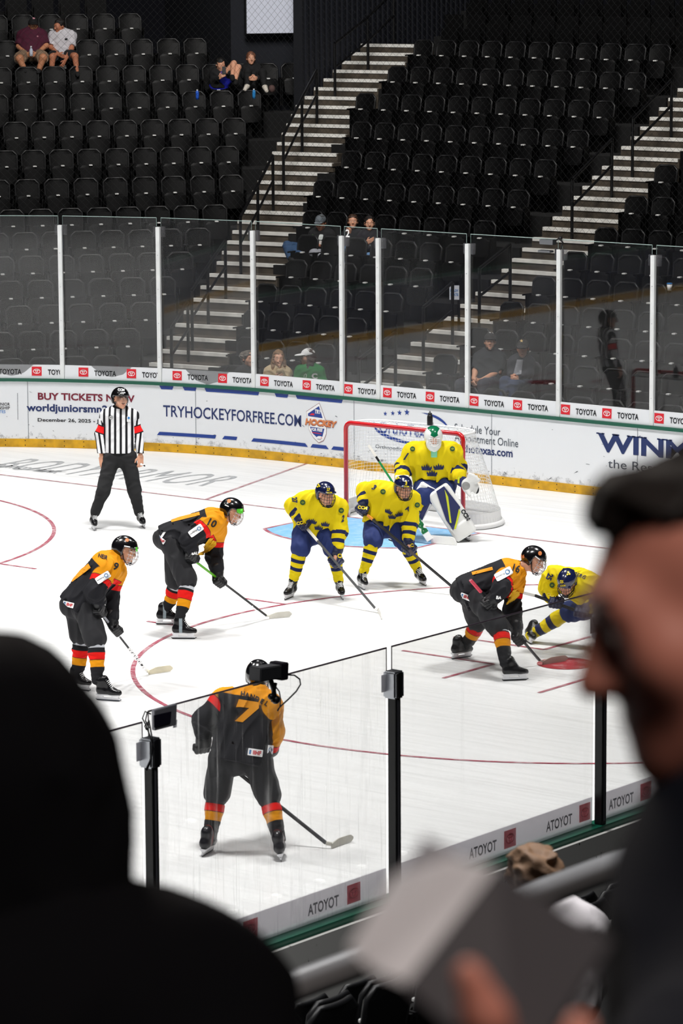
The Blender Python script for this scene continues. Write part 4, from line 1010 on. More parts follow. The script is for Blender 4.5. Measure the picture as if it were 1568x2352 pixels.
def player(label, fig, team, face, hup, sticks, parts, hs=1.0, **o):
    """body, clothing and kit of one skater; returns dict of solids for sewing on numbers"""
    J = fig.J; base = sum(sum(v) for v in fig.feet.values()) / (2 * len(fig.feet))
    g = thing('person', label, 'person', (base[0], base[1], 0))
    M = headframe(V3(*face), V3(*hup)); hc = J['hd']; nk = J['nk']; ch = J['chs']; pel = J['pel']; ax = nrm(pel - ch)
    k = o.get('bulk', 1.0)
    # body in one surface
    P = [head_sdf(hc, M, hs), cap(hc + (A(0, -.02, -.06) * hs) @ M, lerp(nk, ch, .4), .056, .07), cap(ch, pel, .12, .12), cap(J['sa'], J['sb'], .07), cap(J['pa'], J['pb'], .09)]
    for a in 'ab': P += [cap(J['s' + a], J['e' + a], .05, .042), cap(J['e' + a], J['w' + a], .042, .03), cap(J['w' + a], J['h' + a], .03, .026), cap(J['p' + a], J['k' + a], .075, .055), cap(J['k' + a], J['a' + a], .05, .036)]
    body = solid('body', U(.03, P[0], P[1], *P[2:]), .0075, skinmat(o.get('skin', 'fair'), *o.get('skintone', ())), g, head_ch(hc, M, hs))
    # jersey
    torso = U(.09, cap(pel + ax * .03, ch, .15 * k, .15 * k), cap(lerp(J['pa'], pel, .3) + ax * .1, lerp(J['sa'], ch, .35), .152 * k, .118 * k), cap(lerp(J['pb'], pel, .3) + ax * .1, lerp(J['sb'], ch, .35), .152 * k, .118 * k), cap(J['sa'], J['sb'], .1 * k), cap(lerp(ch, nk, .5), nk, .105, .078))
    arms = {}
    for a in 'ab': arms[a] = U(.05, cap(J['s' + a], J['e' + a], .1 * k, .088 * k), cap(J['e' + a], lerp(J['e' + a], J['w' + a], .92), .09 * k, .074 * k))
    torso = SUB(torso, U(0, *[cap(lerp(J['p' + a], J['k' + a], .42), J['k' + a], .165) for a in 'ab']), .02)
    hem = pel + ax * o.get('hem', .1)
    jer = WR(U(.06, torso, arms['a'], arms['b']), .0115, 30, o.get('seed', 1), stretch=ax); jer = CUT(jer, hem, nrm(ax + o.get('hemtilt', A(0, 0, 0))), .012)
    for a in 'ab':
        jer = CUT(jer, J['w' + a], nrm(J['w' + a] - J['e' + a]), .01) if o.get('cutw', True) and False else jer
    jer = SUB(jer, cap(nk + nrm(hc - nk) * .05, hc, .066, .09), .02)
    def armq(a):
        def q(Pp):
            s_, e_, w_ = J['s' + a], J['e' + a], J['w' + a]; d1 = e_ - s_; l1 = np.linalg.norm(d1); d2 = w_ - e_; l2 = np.linalg.norm(d2); d1 /= l1; d2 /= l2
            u1 = (Pp - s_) @ d1; r1 = np.linalg.norm(Pp - s_ - np.clip(u1, 0, l1)[:, None] * d1, axis=1); u2 = (Pp - e_) @ d2; r2 = np.linalg.norm(Pp - e_ - np.clip(u2, 0, l2)[:, None] * d2, axis=1)
            return np.where(r1 < r2, np.minimum(u1, l1 + .0), l1 + u2), arms[a](Pp) - torso(Pp)
        return q
    qa, qb = armq('a'), armq('b'); jm, ch_j = parts['jersey'](J, qa, qb, ax, nk)
    jo = solid('jersey', jer, .0088, jm, g, ch_j)
    # breezers
    pk = o.get('pantk', 1.0)
    pants = U(.06, cap(J['pa'], J['pb'], .112 * k), cap(pel + ax * .02, pel + ax * .08, .125 * k), *[U(.03, cap(J['p' + a], lerp(J['p' + a], J['k' + a], .92), .124 * k * pk, .118 * k * pk)) for a in 'ab'])
    po = solid('pants', WR(pants, .007, 28, 3, stretch=A(0, 0, 1)), .0095, parts['pants'], g)
    for a in 'ab':
        K, An = J['k' + a], J['a' + a]; dd = nrm(An - K); fw = nrm(np.cross(np.cross(dd, V3(*face)), dd))
        so = U(.03, cap(K + dd * .01, lerp(K, An, .3), .076, .078), cap(lerp(K, An, .3), An, .076, .055), cap(K + dd * .07 + fw * .03, lerp(K, An, .7) + fw * .025, .052, .05))
        smat, sch = parts['sock'](K, An, a)
        solid('sock', WR(so, .004, 40, 5), .008, smat, g, sch)
        if not o.get('noskate'): skate(fig, a, An + dd * .0, g, **o.get('skate', {}))
    if o.get('hair'):
        Lh = lambda x, y, z: hc + (A(x, y, z) * hs) @ M
        hr = CUT(U(.02, ell(Lh(0, -.045, -.02), A(.08, .066, .085) * hs, M), cap(Lh(0, -.085, -.04), Lh(0, -.1, -.105), .035, .02)), Lh(0, .02, 0), M[1]); solid('hair', WR(hr, .008, 45, 4), .007, mat('hair_' + o['hair'], o['hair'], .6), g)
    for a in ('ab' if not o.get('nogloves') else ''):
        w_ = nrm(J['h' + a] - J['w' + a]); sax = sticks.get(a); axis = sax if sax is not None else nrm(np.cross(w_, A(0, 0, 1)))
        gf, GM = glove_sdf(J['h' + a], axis, w_, 1.12, o.get('flip' + a, 1)); cu = U(.01, cap(J['w' + a] - w_ * .035, J['w' + a] + w_ * .045, .073, .058)); gs = U(.02, gf, cu)
        go = solid('glove', gs, .0065, parts['glove'](a), g); fig.J['glove' + a] = gs
        if parts.get('gtext'):
            pass
    hm = hf = None
    if not o.get('nohelm'): hm, hf = helmet(hc, M, g, parts['helmet'], hs * o.get('hms', 1.05), parts.get('cage', '#d8d8da'), o.get('visor', False))
    return dict(root=g, jersey=jer, jo=jo, pants=pants, po=po, helmet=hm, hf=hf, M=M, arms=arms, body=body)
FAB = (130, .18, .004)

# ------------------------------------------------------------------ team kit
GOLD = '#e09204'; GRED = '#e0150f'; GBLK = '#1b1b20'; SYEL = '#dcc508'; SNAV = '#17204c'
GJ = layered('jersey_black_gold', GBLK, [('goldc', GOLD), ('redc', GRED)], rough=.8, bmp=FAB); SJ = layered('jersey_yellow', SYEL, [('navyc', SNAV)], rough=.8, bmp=FAB)
GP = mat('breezer_black', '#1c1c20', .85, bmp=FAB); SP = mat('breezer_navy', '#14275f', .85, bmp=FAB)
GS = layered('sock_black_red_gold', '#1b1b1e', [('redc', GRED), ('goldc', GOLD), ('tapec', '#c9ccd2')], rough=.85, bmp=FAB); SS = layered('sock_yellow_navy', SYEL, [('navyc', SNAV)], rough=.85, bmp=FAB)
GLB = mat('glove_black', '#0e0e12', .5, bmp=(60, .3, .006)); GLN = mat('glove_navy', '#131b3d', .5, bmp=(60, .3, .006)); GLW = mat('glove_trim_white', '#e8e8ea', .5); GLY = mat('ink_yellow', SYEL, .5)
PATCH = mat('patch_white', '#f2f2f2', .7); GINK = mat('twill_gold', GOLD, .8); KINK = mat('twill_black', '#15151a', .8); NINKS = mat('twill_navy', SNAV, .8); PRED = mat('ink_patch_red', '#c8202c', .6); PBLU = mat('ink_patch_blue', '#2d6da3', .6); EYEL = mat('eagle_gold', '#e8b312', .7)
def gjersey(ga=.1, gb=.1, g0=.15, rw=.06, front=None, gbr=0.):
    def mk(J, qa, qb, ax, nk):
        def gold(P):
            ua, ma = qa(P); ub, mb = qb(P); tt = (P - nk) @ ax
            m_t = np.minimum(ma, mb); r = np.minimum(g0 - tt, m_t)
            if gbr: r = np.maximum(r, np.minimum(gbr - np.linalg.norm(P - J['sb'], axis=1), .25 - tt))
            r = np.maximum(r, np.minimum(ga - ua, -ma + .01)); return np.maximum(r, np.minimum(gb - ub, -mb + .01))
        def red(P):
            ua, ma = qa(P); ub, mb = qb(P); r = np.minimum(np.minimum(ua - ga, ga + rw - ua), -ma + .01); r = np.maximum(r, np.minimum(np.minimum(ub - gb, gb + rw - ub), -mb + .01))
            if front is not None:
                tt = (P - nk) @ ax; r = np.maximum(r, np.minimum(np.minimum(np.minimum(tt - g0, g0 + rw - tt), np.minimum(ma, mb)), (P - nk) @ front - .02))
            return r
        return GJ, dict(goldc=gold, redc=red)
    return mk
def sjersey(us=(.3, .4), hw=.026):
    def mk(J, qa, qb, ax, nk):
        def nav(P):
            r = np.full(len(P), -1.)
            for q in (qa, qb):
                u, m_ = q(P)
                for c in us: r = np.maximum(r, np.minimum(hw - np.abs(u - c), -m_ + .012))
            return r
        return SJ, dict(navyc=nav)
    return mk
def bands(lst):
    def mk(K, An, a):
        d = An - K; L = np.linalg.norm(d); d = d / L
        def band(t0, t1): return lambda P: np.minimum((P - K) @ d - t0 * L, t1 * L - (P - K) @ d)
        ch = {}
        for n, t0, t1 in lst:
            f = band(t0, t1)
            if n in ch: g = ch[n]; ch[n] = (lambda g, f: lambda P: np.maximum(g(P), f(P)))(g, f)
            else: ch[n] = f
        return (SS if lst[0][0] == 'navyc' else GS), ch
    return mk
GER = lambda jer, sock: dict(jersey=jer, pants=GP, sock=bands(sock), glove=lambda a: GLB, helmet='#0b0b0f', cage='#dcdce0')
SWE = lambda sock, jer=None: dict(jersey=jer or sjersey(), pants=SP, sock=bands(sock), glove=lambda a: GLN, helmet='#141b42', cage='#2c2c33')
def txt(s, bold=.03, lean=0.): return text2d(s, bold, lean)
def patch_p(pl, fig, c, ang, h=150, w=.45):
    """white sleeve patch with round blue emblem"""
    ex, ey = vec(h * w, ang), vec(h, ang - 90)
    decal('sleeve_patch', rect2d(1, 1, .12), pl['jersey'], fig, c, ex, ey, PATCH, pl['jo'], .2, .006)
    up = A(*ey); c = A(*c)
    decal('patch_ring', ring2d((0, 0), .5, .5, .16), pl['jersey'], fig, c + up * .24, vec(h * .27, ang), vec(h * .27, ang - 90), PBLU, pl['jo'], .5, .009)
    decal('patch_lettering', txt('Probono', .01), pl['jersey'], fig, c - up * .2, vec(h * .105, ang + 90), vec(h * .105, ang), INK, pl['jo'], .5, .009)
def patch_i(pl, fig, c, ang, h=52, on='jersey', par='jo'):
    decal('hem_patch', rect2d(2.1, 1, .1), pl[on], fig, c, vec(h, ang), vec(h, ang - 90), PATCH, pl[par], .3, .006)
    e = A(*vec(h, ang)); c = A(*c)
    decal('patch_lettering', txt('IIHF', .04), pl[on], fig, c + e * .25, vec(h * .5, ang), vec(h * .55, ang - 90), PRED, pl[par], .5, .009)
    decal('patch_mark', rect2d(.28, .6), pl[on], fig, c - e * .72, vec(h, ang), vec(h, ang - 90), PBLU, pl[par], .5, .009)
def gtext(pl, fig, a, s, c, ang, h, m):
    try: decal('glove_lettering', txt(s, .05), fig.J['glove' + a], fig, c, vec(h, ang), vec(h, ang - 90), m, pl['root'], .8, .004)
    except Exception as e: pass
def eagle(pl, fig, c, ang, h):
    body = poly2d([(-.12, -.5), (.0, -.62), (.12, -.5), (.16, .15), (.1, .3), (.28, .42), (.1, .52), (-.08, .48), (-.14, .25)])
    wing = lambda q: join2d(*[poly2d([(q * .08, .3 - .04 * j), (q * (.2 + .1 * j), .58 - .05 * j), (q * (.3 + .1 * j), .5 - .06 * j), (q * (.2 + .09 * j), -.42 + .14 * j), (q * (.12 + .06 * j), -.2 + .1 * j)]) for j in range(3)])
    decal('eagle_emblem', join2d(body, wing(1), wing(-1)), pl['jersey'], fig, c, vec(h * .5, ang), vec(h * .95, ang - 90), EYEL, pl['jo'], .2, .007)
def crowns(pl, fig, pts, h, m=None):
    for x, y, ang in pts: decal('crown_emblem', crown2d(), pl['jersey'], fig, (x, y), vec(h * 1.05, ang), vec(h * .8, ang - 90), m or NINKS, pl['jo'], .3, .006)
def rounds(pl, fig, pts, h):
    for x, y in pts:
        decal('shoulder_badge', disc2d((0, 0), .5, n=18), pl['jersey'], fig, (x, y), (h, 0), (0, -h), mat('badge_green', '#1e4a24', .7), pl['jo'], .4, .006); decal('badge_mark', disc2d((0, 0), .3, .22, n=10), pl['jersey'], fig, (x, y), (h, 0), (0, -h), mat('badge_olive', '#6f7d1c', .7), pl['jo'], .5, .009)
def hdec(pl, fig, g, c, ex, ey, m, name='helmet_number'):
    decal(name, g, pl['hf'], fig, c, ex, ey, m, pl['root'], .5, .005)

# ------------------------------------------------------------------ player 10
F10 = Fig((330, 1120, .23597), dict(pel=(265, 470, 0), pa=(270, 530, -.1), pb=(300, 520, .12), ka=(428, 925, -.06), aa=(352, 1262, 0), kb=(315, 930, .04), ab=(228, 1170, 0), chs=(640, 335, 0), nk=(752, 285, 0), hd=(858, 232, 0),
    sa=(655, 345, -.17), ea=(432, 510, -.3), wa=(470, 612, -.3), ha=(470, 672, -.3), sb=(700, 420, .18), eb=(682, 660, .2), wb=(718, 815, .08), hb=(735, 905, .04)), foot=dict(a=((252, 1473), (525, 1475)), b=((165, 1334), (300, 1336))))
sg, tp, sx = stick(F10, (448, 676), (1222, 1268), (1432, 1240), 'green and black hockey stick held by player 10, pale taped blade', '#141417', '#d8d5cb', '#1a1a1e', .1, -.3, mids=((.04, .36, '#5fb419'), (.36, .41, '#dfe3dc')))
P10 = player('hockey player in black and gold jersey numbered 10, bent over his stick', F10, 0, (.88, -.45, .12), (.42, .88, .1), dict(a=sx, b=sx), GER(gjersey(.1, .12, .14, front=V3(.5, -.8, 0)), [('redc', .26, .5), ('goldc', .5, .72), ('tapec', .1, .2)]), skate=dict(bootc='#0e0e11', accent='#8d9aa0'), skin='ten', hair='#2a1c14')
decal('sleeve_number', txt('10'), P10['jersey'], F10, (668, 345), vec(72, 25), vec(72, -62), KINK, P10['jo']); patch_p(P10, F10, (508, 418), 55, 150)
patch_i(P10, F10, (165, 508), 35, 46); eagle(P10, F10, (620, 585), 42, 190)
decal('back_number', rect2d(3, .34), P10['jersey'], F10, (405, 285), vec(95, -14), vec(95, -100), GINK, P10['jo'], .2)
decal('shaft_lettering', txt('warrior', .03, .2), cap(at(*F10.px(800, 960), F10.D), onz(*F10.px(1222, 1268)), .016), F10, (1025, 1147), vec(44, 36), vec(40, -54), WHT, sg, .6, .006)
gtext(P10, F10, 'a', 'BAU', (500, 640), -4, 26, WHT)
decal('visor_sticker', rect2d(2.2, 1), P10['hf'], F10, (936, 230), vec(27, -5), vec(48, -93), mat('sticker_green', '#4cc41c', .4), P10['root'], .4, .012)
hdec(P10, F10, disc2d((0, 0), .5, n=14), (830, 130), (38, 0), (0, -38), ORG, 'helmet_badge'); hdec(P10, F10, rect2d(3, .5), (808, 176), vec(14, 24), vec(20, -66), WHT, 'helmet_mark')
# ------------------------------------------------------------------ player 9
F9 = Fig((100, 1200, .2551), dict(pel=(300, 690, 0), pa=(385, 770, -.1), pb=(300, 760, .14), ka=(470, 1065, -.06), aa=(482, 1420, 0), kb=(340, 1030, .05), ab=(300, 1400, 0), chs=(545, 400, 0), nk=(655, 318, 0), hd=(735, 252, 0),
    sa=(565, 430, -.18), ea=(462, 625, -.27), wa=(500, 720, -.22), ha=(505, 790, -.2), sb=(640, 450, .18), eb=(595, 680, .18), wb=(610, 870, .06), hb=(652, 955, .03)), foot=dict(a=((500, 1600), (668, 1612)), b=((250, 1500), (400, 1520))))
sg, tp, sx = stick(F9, (500, 790), (945, 1362), (1150, 1322), 'hockey stick with silver shaft and beige taped blade held by player 9', '#17171a', '#d6cdb4', '#c9cbd0', .1, -.2, mids=((.02, .42, '#b4b6bd'), (.9, .999, '#e6e4de')))
P9 = player('hockey player in black and gold jersey numbered 9, partly behind the dark hood', F9, 0, (.92, -.3, .1), (.25, .95, .05), dict(a=sx, b=sx), GER(gjersey(.1, .12, .16, front=V3(.7, -.6, 0)), [('redc', .3, .49), ('goldc', .49, .68), ('tapec', .1, .19)]), skin='nine', hair='#2a1c14')
decal('sleeve_number', txt('9'), P9['jersey'], F9, (652, 395), vec(66, 18), vec(66, -70), KINK, P9['jo']); patch_p(P9, F9, (535, 495), 58, 140)
patch_i(P9, F9, (222, 738), 14, 48); decal('back_number', rect2d(2.2, .5), P9['jersey'], F9, (330, 452), vec(95, -37), vec(90, -120), GINK, P9['jo'], .2)
decal('back_name', txt('NEIR', .03), P9['jersey'], F9, (535, 305), vec(30, 18), vec(36, -75), KINK, P9['jo'], .4)
decal('shaft_lettering', txt('WARRIOR', .05, .2), cap(at(*F9.px(710, 1060), F9.D), onz(*F9.px(945, 1362)), .016), F9, (842, 1228), vec(40, 52), vec(40, -38), WHT, sg, .6, .006)
gtext(P9, F9, 'a', 'BA', (540, 735), 5, 26, WHT); hdec(P9, F9, disc2d((0, 0), .5, n=14), (752, 158), (36, 0), (0, -32), ORG, 'helmet_badge'); hdec(P9, F9, rect2d(3, .5), (752, 216), vec(18, 10), vec(20, -80), WHT, 'helmet_mark')
decal('visor_sticker', rect2d(.9, 1), P9['hf'], F9, (838, 242), vec(18, -5), vec(40, -93), mat('sticker_green', '#4cc41c', .4), P9['root'], .4, .012)
# ------------------------------------------------------------------ player 16 taking the faceoff
F16 = Fig((1000, 1230, .2551), dict(pel=(300, 470, 0), pa=(360, 540, -.1), pb=(320, 540, .12), ka=(585, 850, -.08), aa=(625, 1150, 0), kb=(380, 790, .06), ab=(262, 1000, 0), chs=(620, 345, 0), nk=(755, 300, 0), hd=(885, 222, 0),
    sa=(640, 355, -.18), ea=(585, 480, -.36), wa=(535, 555, -.38), ha=(482, 610, -.38), sb=(705, 420, .14), eb=(690, 680, .1), wb=(725, 835, -.04), hb=(745, 925, -.08)), foot=dict(a=((592, 1312), (838, 1302)), b=((112, 1122), (352, 1086))))
sg, tp, sx = stick(F16, (312, 398), (965, 1158), (1175, 1112), 'hockey stick with red and white taped top, dark blade by the red spot', '#232327', '#b0a99e', '#d84a5e', .2, -.45, mids=((.0, .14, '#e2e2e6'), (.95, .999, '#141417')))
P16 = player('hockey player in black and gold jersey numbered 16 crouching for the faceoff', F16, 0, (.86, -.48, .14), (.45, .88, .05), dict(a=sx, b=sx), GER(gjersey(.1, .12, .14, front=V3(.5, -.8, 0)), [('redc', .12, .33), ('goldc', .33, .55), ('tapec', .05, .1)]), skin='sixteen', hair='#22160f')
decal('sleeve_number', txt('16'), P16['jersey'], F16, (728, 295), vec(58, 20), vec(66, -75), KINK, P16['jo']); patch_p(P16, F16, (612, 345), 62, 165)
patch_i(P16, F16, (270, 552), 22, 48); decal('back_number', rect2d(2.4, .4), P16['jersey'], F16, (420, 318), vec(80, -14), vec(70, -105), GINK, P16['jo'], .2); eagle(P16, F16, (690, 560), 40, 150)
gtext(P16, F16, 'a', 'BA', (570, 560), 8, 28, WHT); hdec(P16, F16, disc2d((0, 0), .5, n=14), (940, 160), (34, 0), (0, -40), ORG, 'helmet_badge'); hdec(P16, F16, rect2d(3, .5), (918, 202), vec(18, 38), vec(16, -52), WHT, 'helmet_mark'); hdec(P16, F16, txt('16', .06), (785, 188), (24, 0), (0, -30), ORG)
# ------------------------------------------------------------------ player 7 seen from behind
F7 = Fig((280, 1500, .43367), dict(pel=(625, 520, 0), pa=(535, 560, 0), pb=(715, 560, 0), ka=(500, 755, .08), aa=(466, 978, 0), kb=(778, 765, .08), ab=(832, 985, 0), chs=(672, 290, .1), nk=(722, 205, .2), hd=(722, 128, .26),
    sa=(540, 255, .1), ea=(432, 355, .06), wa=(430, 430, .14), ha=(422, 488, .18), sb=(782, 280, .1), eb=(800, 420, .12), wb=(775, 520, .26), hb=(720, 575, .36)), foot=dict(a=((418, 1085), (488, 1040)), b=((842, 1112), (858, 1062))))
sg, tp, sx = stick(F7, (548, 580), (1110, 1030), (1212, 985), 'black hockey stick between the legs of player 7, grey taped blade', '#1a1a20', '#b9b6ac', '#d5d5d8', .1, .38, mids=((.9, .999, '#1d1f27'),))
P7 = player('hockey player seen from behind, gold number 7 on black jersey', F7, 0, (.12, -.35, -.93), (.05, .94, -.3), dict(b=sx), GER(gjersey(.03, .33, .105, .07, gbr=.165), [('redc', .19, .38), ('goldc', .38, .6)]), skin='seven', hem=.12, skate=dict(bootc='#15141a', accent='#6a1d22'), flipa=-1, bulk=.96, hair='#20160f')
seven = poly2d([(0, .62), (.04, 1), (.76, 1), (.8, .74), (.34, 0), (.06, 0), (.46, .68), (.14, .66)])
decal('back_number', seven, P7['jersey'], F7, (660, 310), vec(150, 9), vec(118, -78), GINK, P7['jo'], .08)
for ch_, x, y, an in (('H', 640, 216, 5), ('A', 663, 223, 8), ('N', 690, 231, 14), ('D', 716, 243, 20), ('E', 742, 256, 28), ('L', 766, 268, 36)): decal('back_name', txt(ch_, .05), P7['jersey'], F7, (x, y), vec(24, an), vec(26, an - 90), KINK, P7['jo'], .5)
patch_i(P7, F7, (706, 527), 8, 38); decal('sleeve_patch', rect2d(.7, 1.2), P7['jersey'], F7, (786, 512), vec(44, 4), vec(40, -84), PATCH, P7['jo'], .3); decal('patch_ring', ring2d((0, 0), .5, .7, .14), P7['jersey'], F7, (786, 513), vec(20, 4), vec(20, -84), PBLU, P7['jo'], .5, .007)
hdec(P7, F7, txt('17', .08), (689, 117), (20, 0), (0, -26), ORG)
# ------------------------------------------------------------------ player 27
F27 = Fig((620, 1080, .2806), dict(pel=(345, 480, .08), pa=(275, 510, .06), pb=(455, 505, .06), ka=(245, 650, -.08), aa=(190, 905, 0), kb=(520, 650, -.08), ab=(562, 905, 0), chs=(395, 265, -.02), nk=(425, 245, -.12), hd=(455, 200, -.2),
    sa=(275, 265, 0), ea=(185, 295, .1), wa=(235, 385, -.02), ha=(275, 445, -.08), sb=(560, 310, -.04), eb=(568, 500, -.08), wb=(553, 640, -.14), hb=(530, 745, -.2)), foot=dict(a=((190, 1034), (118, 1066)), b=((578, 1030), (602, 1066))))
sg, tp, sx = stick(F27, (296, 470), (885, 1160), (928, 1212), 'dark hockey stick with pale grip held by player 27', '#1a1a1d', '#e2e0da', '#dcd9cf', .24, -.1)
P27 = player('hockey player in yellow jersey numbered 27 leaning on his stick left of the net', F27, 1, (.5, -.32, .8), (.05, .95, .25), dict(a=sx, b=sx), SWE([('navyc', .27, .4), ('navyc', .53, .66)]), skin='twentyseven', hem=.06)
crowns(P27, F27, ((350, 415, 18), (452, 438, 6), (398, 468, 8)), 56); rounds(P27, F27, ((267, 264), (583, 330)), 44)
decal('sleeve_number', txt('27', .04), P27['jersey'], F27, (200, 245), vec(34, 85), vec(42, -5), NINKS, P27['jo'], .3); decal('sleeve_number', txt('2', .04), P27['jersey'], F27, (598, 395), vec(34, -20), vec(54, -80), NINKS, P27['jo'], .3)
gtext(P27, F27, 'a', 'CCM', (255, 430), -12, 26, GLY); gtext(P27, F27, 'b', 'C', (568, 700), 10, 34, GLY); hdec(P27, F27, txt('27', .05), (478, 158), vec(20, 5), vec(22, -88), GLY); hdec(P27, F27, txt('CCM', .05), (486, 184), vec(14, -3), vec(12, -93), GLY, 'helmet_lettering')
for x, y in ((396, 118), (388, 135), (404, 130)): hdec(P27, F27, disc2d((0, 0), .5, n=8), (x, y), (15, 0), (0, -15), GLY, 'helmet_dot')
# ------------------------------------------------------------------ player 3
F3 = Fig((620, 1080, .2806), dict(pel=(900, 440, .08), pa=(850, 460, .06), pb=(1000, 460, .06), ka=(840, 585, -.06), aa=(768, 825, 0), kb=(1112, 600, -.04), ab=(1208, 815, 0), chs=(985, 210, -.02), nk=(1045, 195, -.12), hd=(1092, 148, -.2),
    sa=(860, 170, 0), ea=(775, 165, .12), wa=(765, 255, 0), ha=(752, 318, -.04), sb=(1158, 250, -.04), eb=(1145, 420, -.08), wb=(1130, 555, -.14), hb=(1135, 640, -.2)), foot=dict(a=((706, 945), (786, 992)), b=((1214, 915), (1288, 955))))
sg, tp, sx = stick(F3, (738, 318), (1570, 1022), (1640, 1000), 'black hockey stick with orange top held by player 3', '#17171b', '#2a2a2e', '#1a1a1e', .12, -.04, mids=((.02, .13, '#e0902c'), (.5, .62, '#4a4348')))
P3 = player('hockey player in yellow jersey with an A, number 3, standing before the goalkeeper', F3, 1, (.32, -.3, .88), (.02, .95, .25), dict(a=sx, b=sx), SWE([('navyc', .28, .42), ('navyc', .56, .7)]), skin='three', hem=.04)
crowns(P3, F3, ((972, 335, 25), (1055, 357, -14), (1000, 378, 5)), 52); rounds(P3, F3, ((924, 176), (1205, 285)), 44)
decal('captain_letter', txt('A', .05), P3['jersey'], F3, (1126, 315), vec(32, 25), vec(34, -65), NINKS, P3['jo'], .3); decal('sleeve_number', txt('3', .05), P3['jersey'], F3, (852, 140), vec(38, 25), vec(44, -50), NINKS, P3['jo'], .3)
gtext(P3, F3, 'a', 'CCM', (756, 306), 8, 26, GLY); gtext(P3, F3, 'b', 'C', (1160, 615), -10, 28, GLY); hdec(P3, F3, txt('3', .06), (1114, 106), vec(24, 3), vec(28, -88), GLY); hdec(P3, F3, txt('CCM', .05), (1116, 133), vec(14, 2), vec(12, -90), GLY, 'helmet_lettering')
for x, y in ((1044, 50), (1036, 68), (1052, 62)): hdec(P3, F3, disc2d((0, 0), .5, n=8), (x, y), (15, 0), (0, -15), GLY, 'helmet_dot')
# ------------------------------------------------------------------ crouching player on the right edge
F25 = Fig((1000, 1230, .2551), dict(pel=(1560, 560, .25), pa=(1430, 640, .2), pb=(1640, 640, .2), ka=(1190, 690, .05), aa=(852, 900, 0), kb=(1650, 850, 0), ab=(1640, 1090, 0), chs=(1290, 420, -.05), nk=(1225, 420, -.15), hd=(1180, 425, -.24),
    sa=(1050, 370, 0), ea=(1010, 470, .02), wa=(1040, 560, -.05), ha=(1085, 600, -.1), sb=(1420, 470, -.1), eb=(1480, 600, -.2), wb=(1380, 640, -.3), hb=(1310, 680, -.35)), foot=dict(a=((790, 940), (860, 985)), b=((1600, 1150), (1700, 1170))))
sg, tp, sx = stick(F25, (768, 508), (1560, 1010), (1500, 1080), 'white topped hockey stick of the crouching yellow player', '#1c1c22', '#d6d3c8', '#dddddc', .14, .05, heel3 if False else (), w=.03) if False else (None, None, V3(1, -.15, .2))
P25 = player('hockey player in yellow jersey with number 25 crouching low beside the blurred face', F25, 1, (-.25, -.75, .6), (-.1, .62, .78), dict(a=sx, b=sx), SWE([('navyc', .35, .5), ('navyc', .64, .8)], sjersey((.33, .43))), skin='twentyfive', hem=.12)
rounds(P25, F25, ((1048, 447),), 46); decal('sleeve_number', txt('25', .05), P25['jersey'], F25, (1025, 372), vec(44, 115), vec(50, 20), NINKS, P25['jo'], .3); decal('back_name', txt('BERG', .02), P25['jersey'], F25, (1300, 360), vec(34, 20), vec(36, -60), NINKS, P25['jo'], .4)
gtext(P25, F25, 'a', 'CCM', (1042, 535), 6, 28, GLY); hdec(P25, F25, txt('25', .05), (1135, 416), vec(22, 3), vec(26, -90), GLY); hdec(P25, F25, txt('CCM', .05), (1145, 452), vec(16, -6), vec(14, -96), GLY, 'helmet_lettering')
for x, y in ((1192, 330), (1186, 350), (1206, 346)): hdec(P25, F25, disc2d((0, 0), .5, n=8), (x, y), (18, 0), (0, -18), GLY, 'helmet_dot')
st = thing('hockey_stick', 'pale topped hockey stick held level by the crouching yellow player', 'hockey stick', tuple(at(*F25.px(768, 508), F25.D)))
a_, b_ = at(*F25.px(768, 508), F25.D - .02), at(*F25.px(1085, 588), F25.D - .12); c_ = b_ + nrm(b_ - a_) * .65 + A(0, 0, -.1)
MB().beam(a_, lerp(a_, b_, .4), .026, .034).build('taped_grip', mat('grip_pale', '#d9dbd8', .7), st, bevel=.004); MB().beam(lerp(a_, b_, .4), c_, .024, .03).build('shaft', mat('shaft_dark', '#1a1a20', .4), st, bevel=.003)
MB().beam(c_, c_ + nrm(b_ - a_) * .25 - A(0, 0, .05), .012, .06).build('blade', mat('stickblade_pale', '#d6d3c8', .6), st, bevel=.003)

# ------------------------------------------------------------------ goal
gl = thing('hockey_goal', 'red framed hockey goal with white netting', 'goal', (0, 0, 0))
REDP = mat('goal_red', '#c8101c', .28, coat=.4); NETW = mat('net_white', '#f0f0ee', .8); PADW = mat('goal_pad_white', '#ececec', .6, bmp=(30, .3, .01))
c_ = []
for t in np.linspace(0, math.pi / 2, 7): c_.append((-.945 + .09 - .09 * math.cos(t), 1.25 - .09 + .09 * math.sin(t)))
pts = [(-.945, 0)] + c_ + [(-x, z) for x, z in c_[::-1]] + [(.945, 0)]
MB().tube([A(x, 0, z) for x, z in pts], .03, 12).build('goal_frame', REDP, gl, smooth=True)
def planc(w, dpt, n=41):
    o = []
    for t in np.linspace(0, 1, n):
        a = math.pi * t; x = -w * np.sign(math.cos(a)) * abs(math.cos(a)) ** .42; y = dpt * abs(math.sin(a)) ** .62; o.append(A(x, y, 0))
    return o
Bc = planc(1.0, 1.06); Bc = [A(p[0] * (1 + .14 * math.sin(math.pi * min(p[1] / 1.06, 1))), p[1], .07) for p in Bc]
Tc = [A(p[0] * .945, p[1], 1.24) for p in planc(1.0, .5)]
Bc[0] = A(-.945, .02, .07); Bc[-1] = A(.945, .02, .07); Tc[0] = A(-.945, .02, 1.24); Tc[-1] = A(.945, .02, 1.24)
MB().tube([A(p[0], p[1], .035) for p in Bc], .036, 8).build('base_pad', PADW, gl, smooth=True)
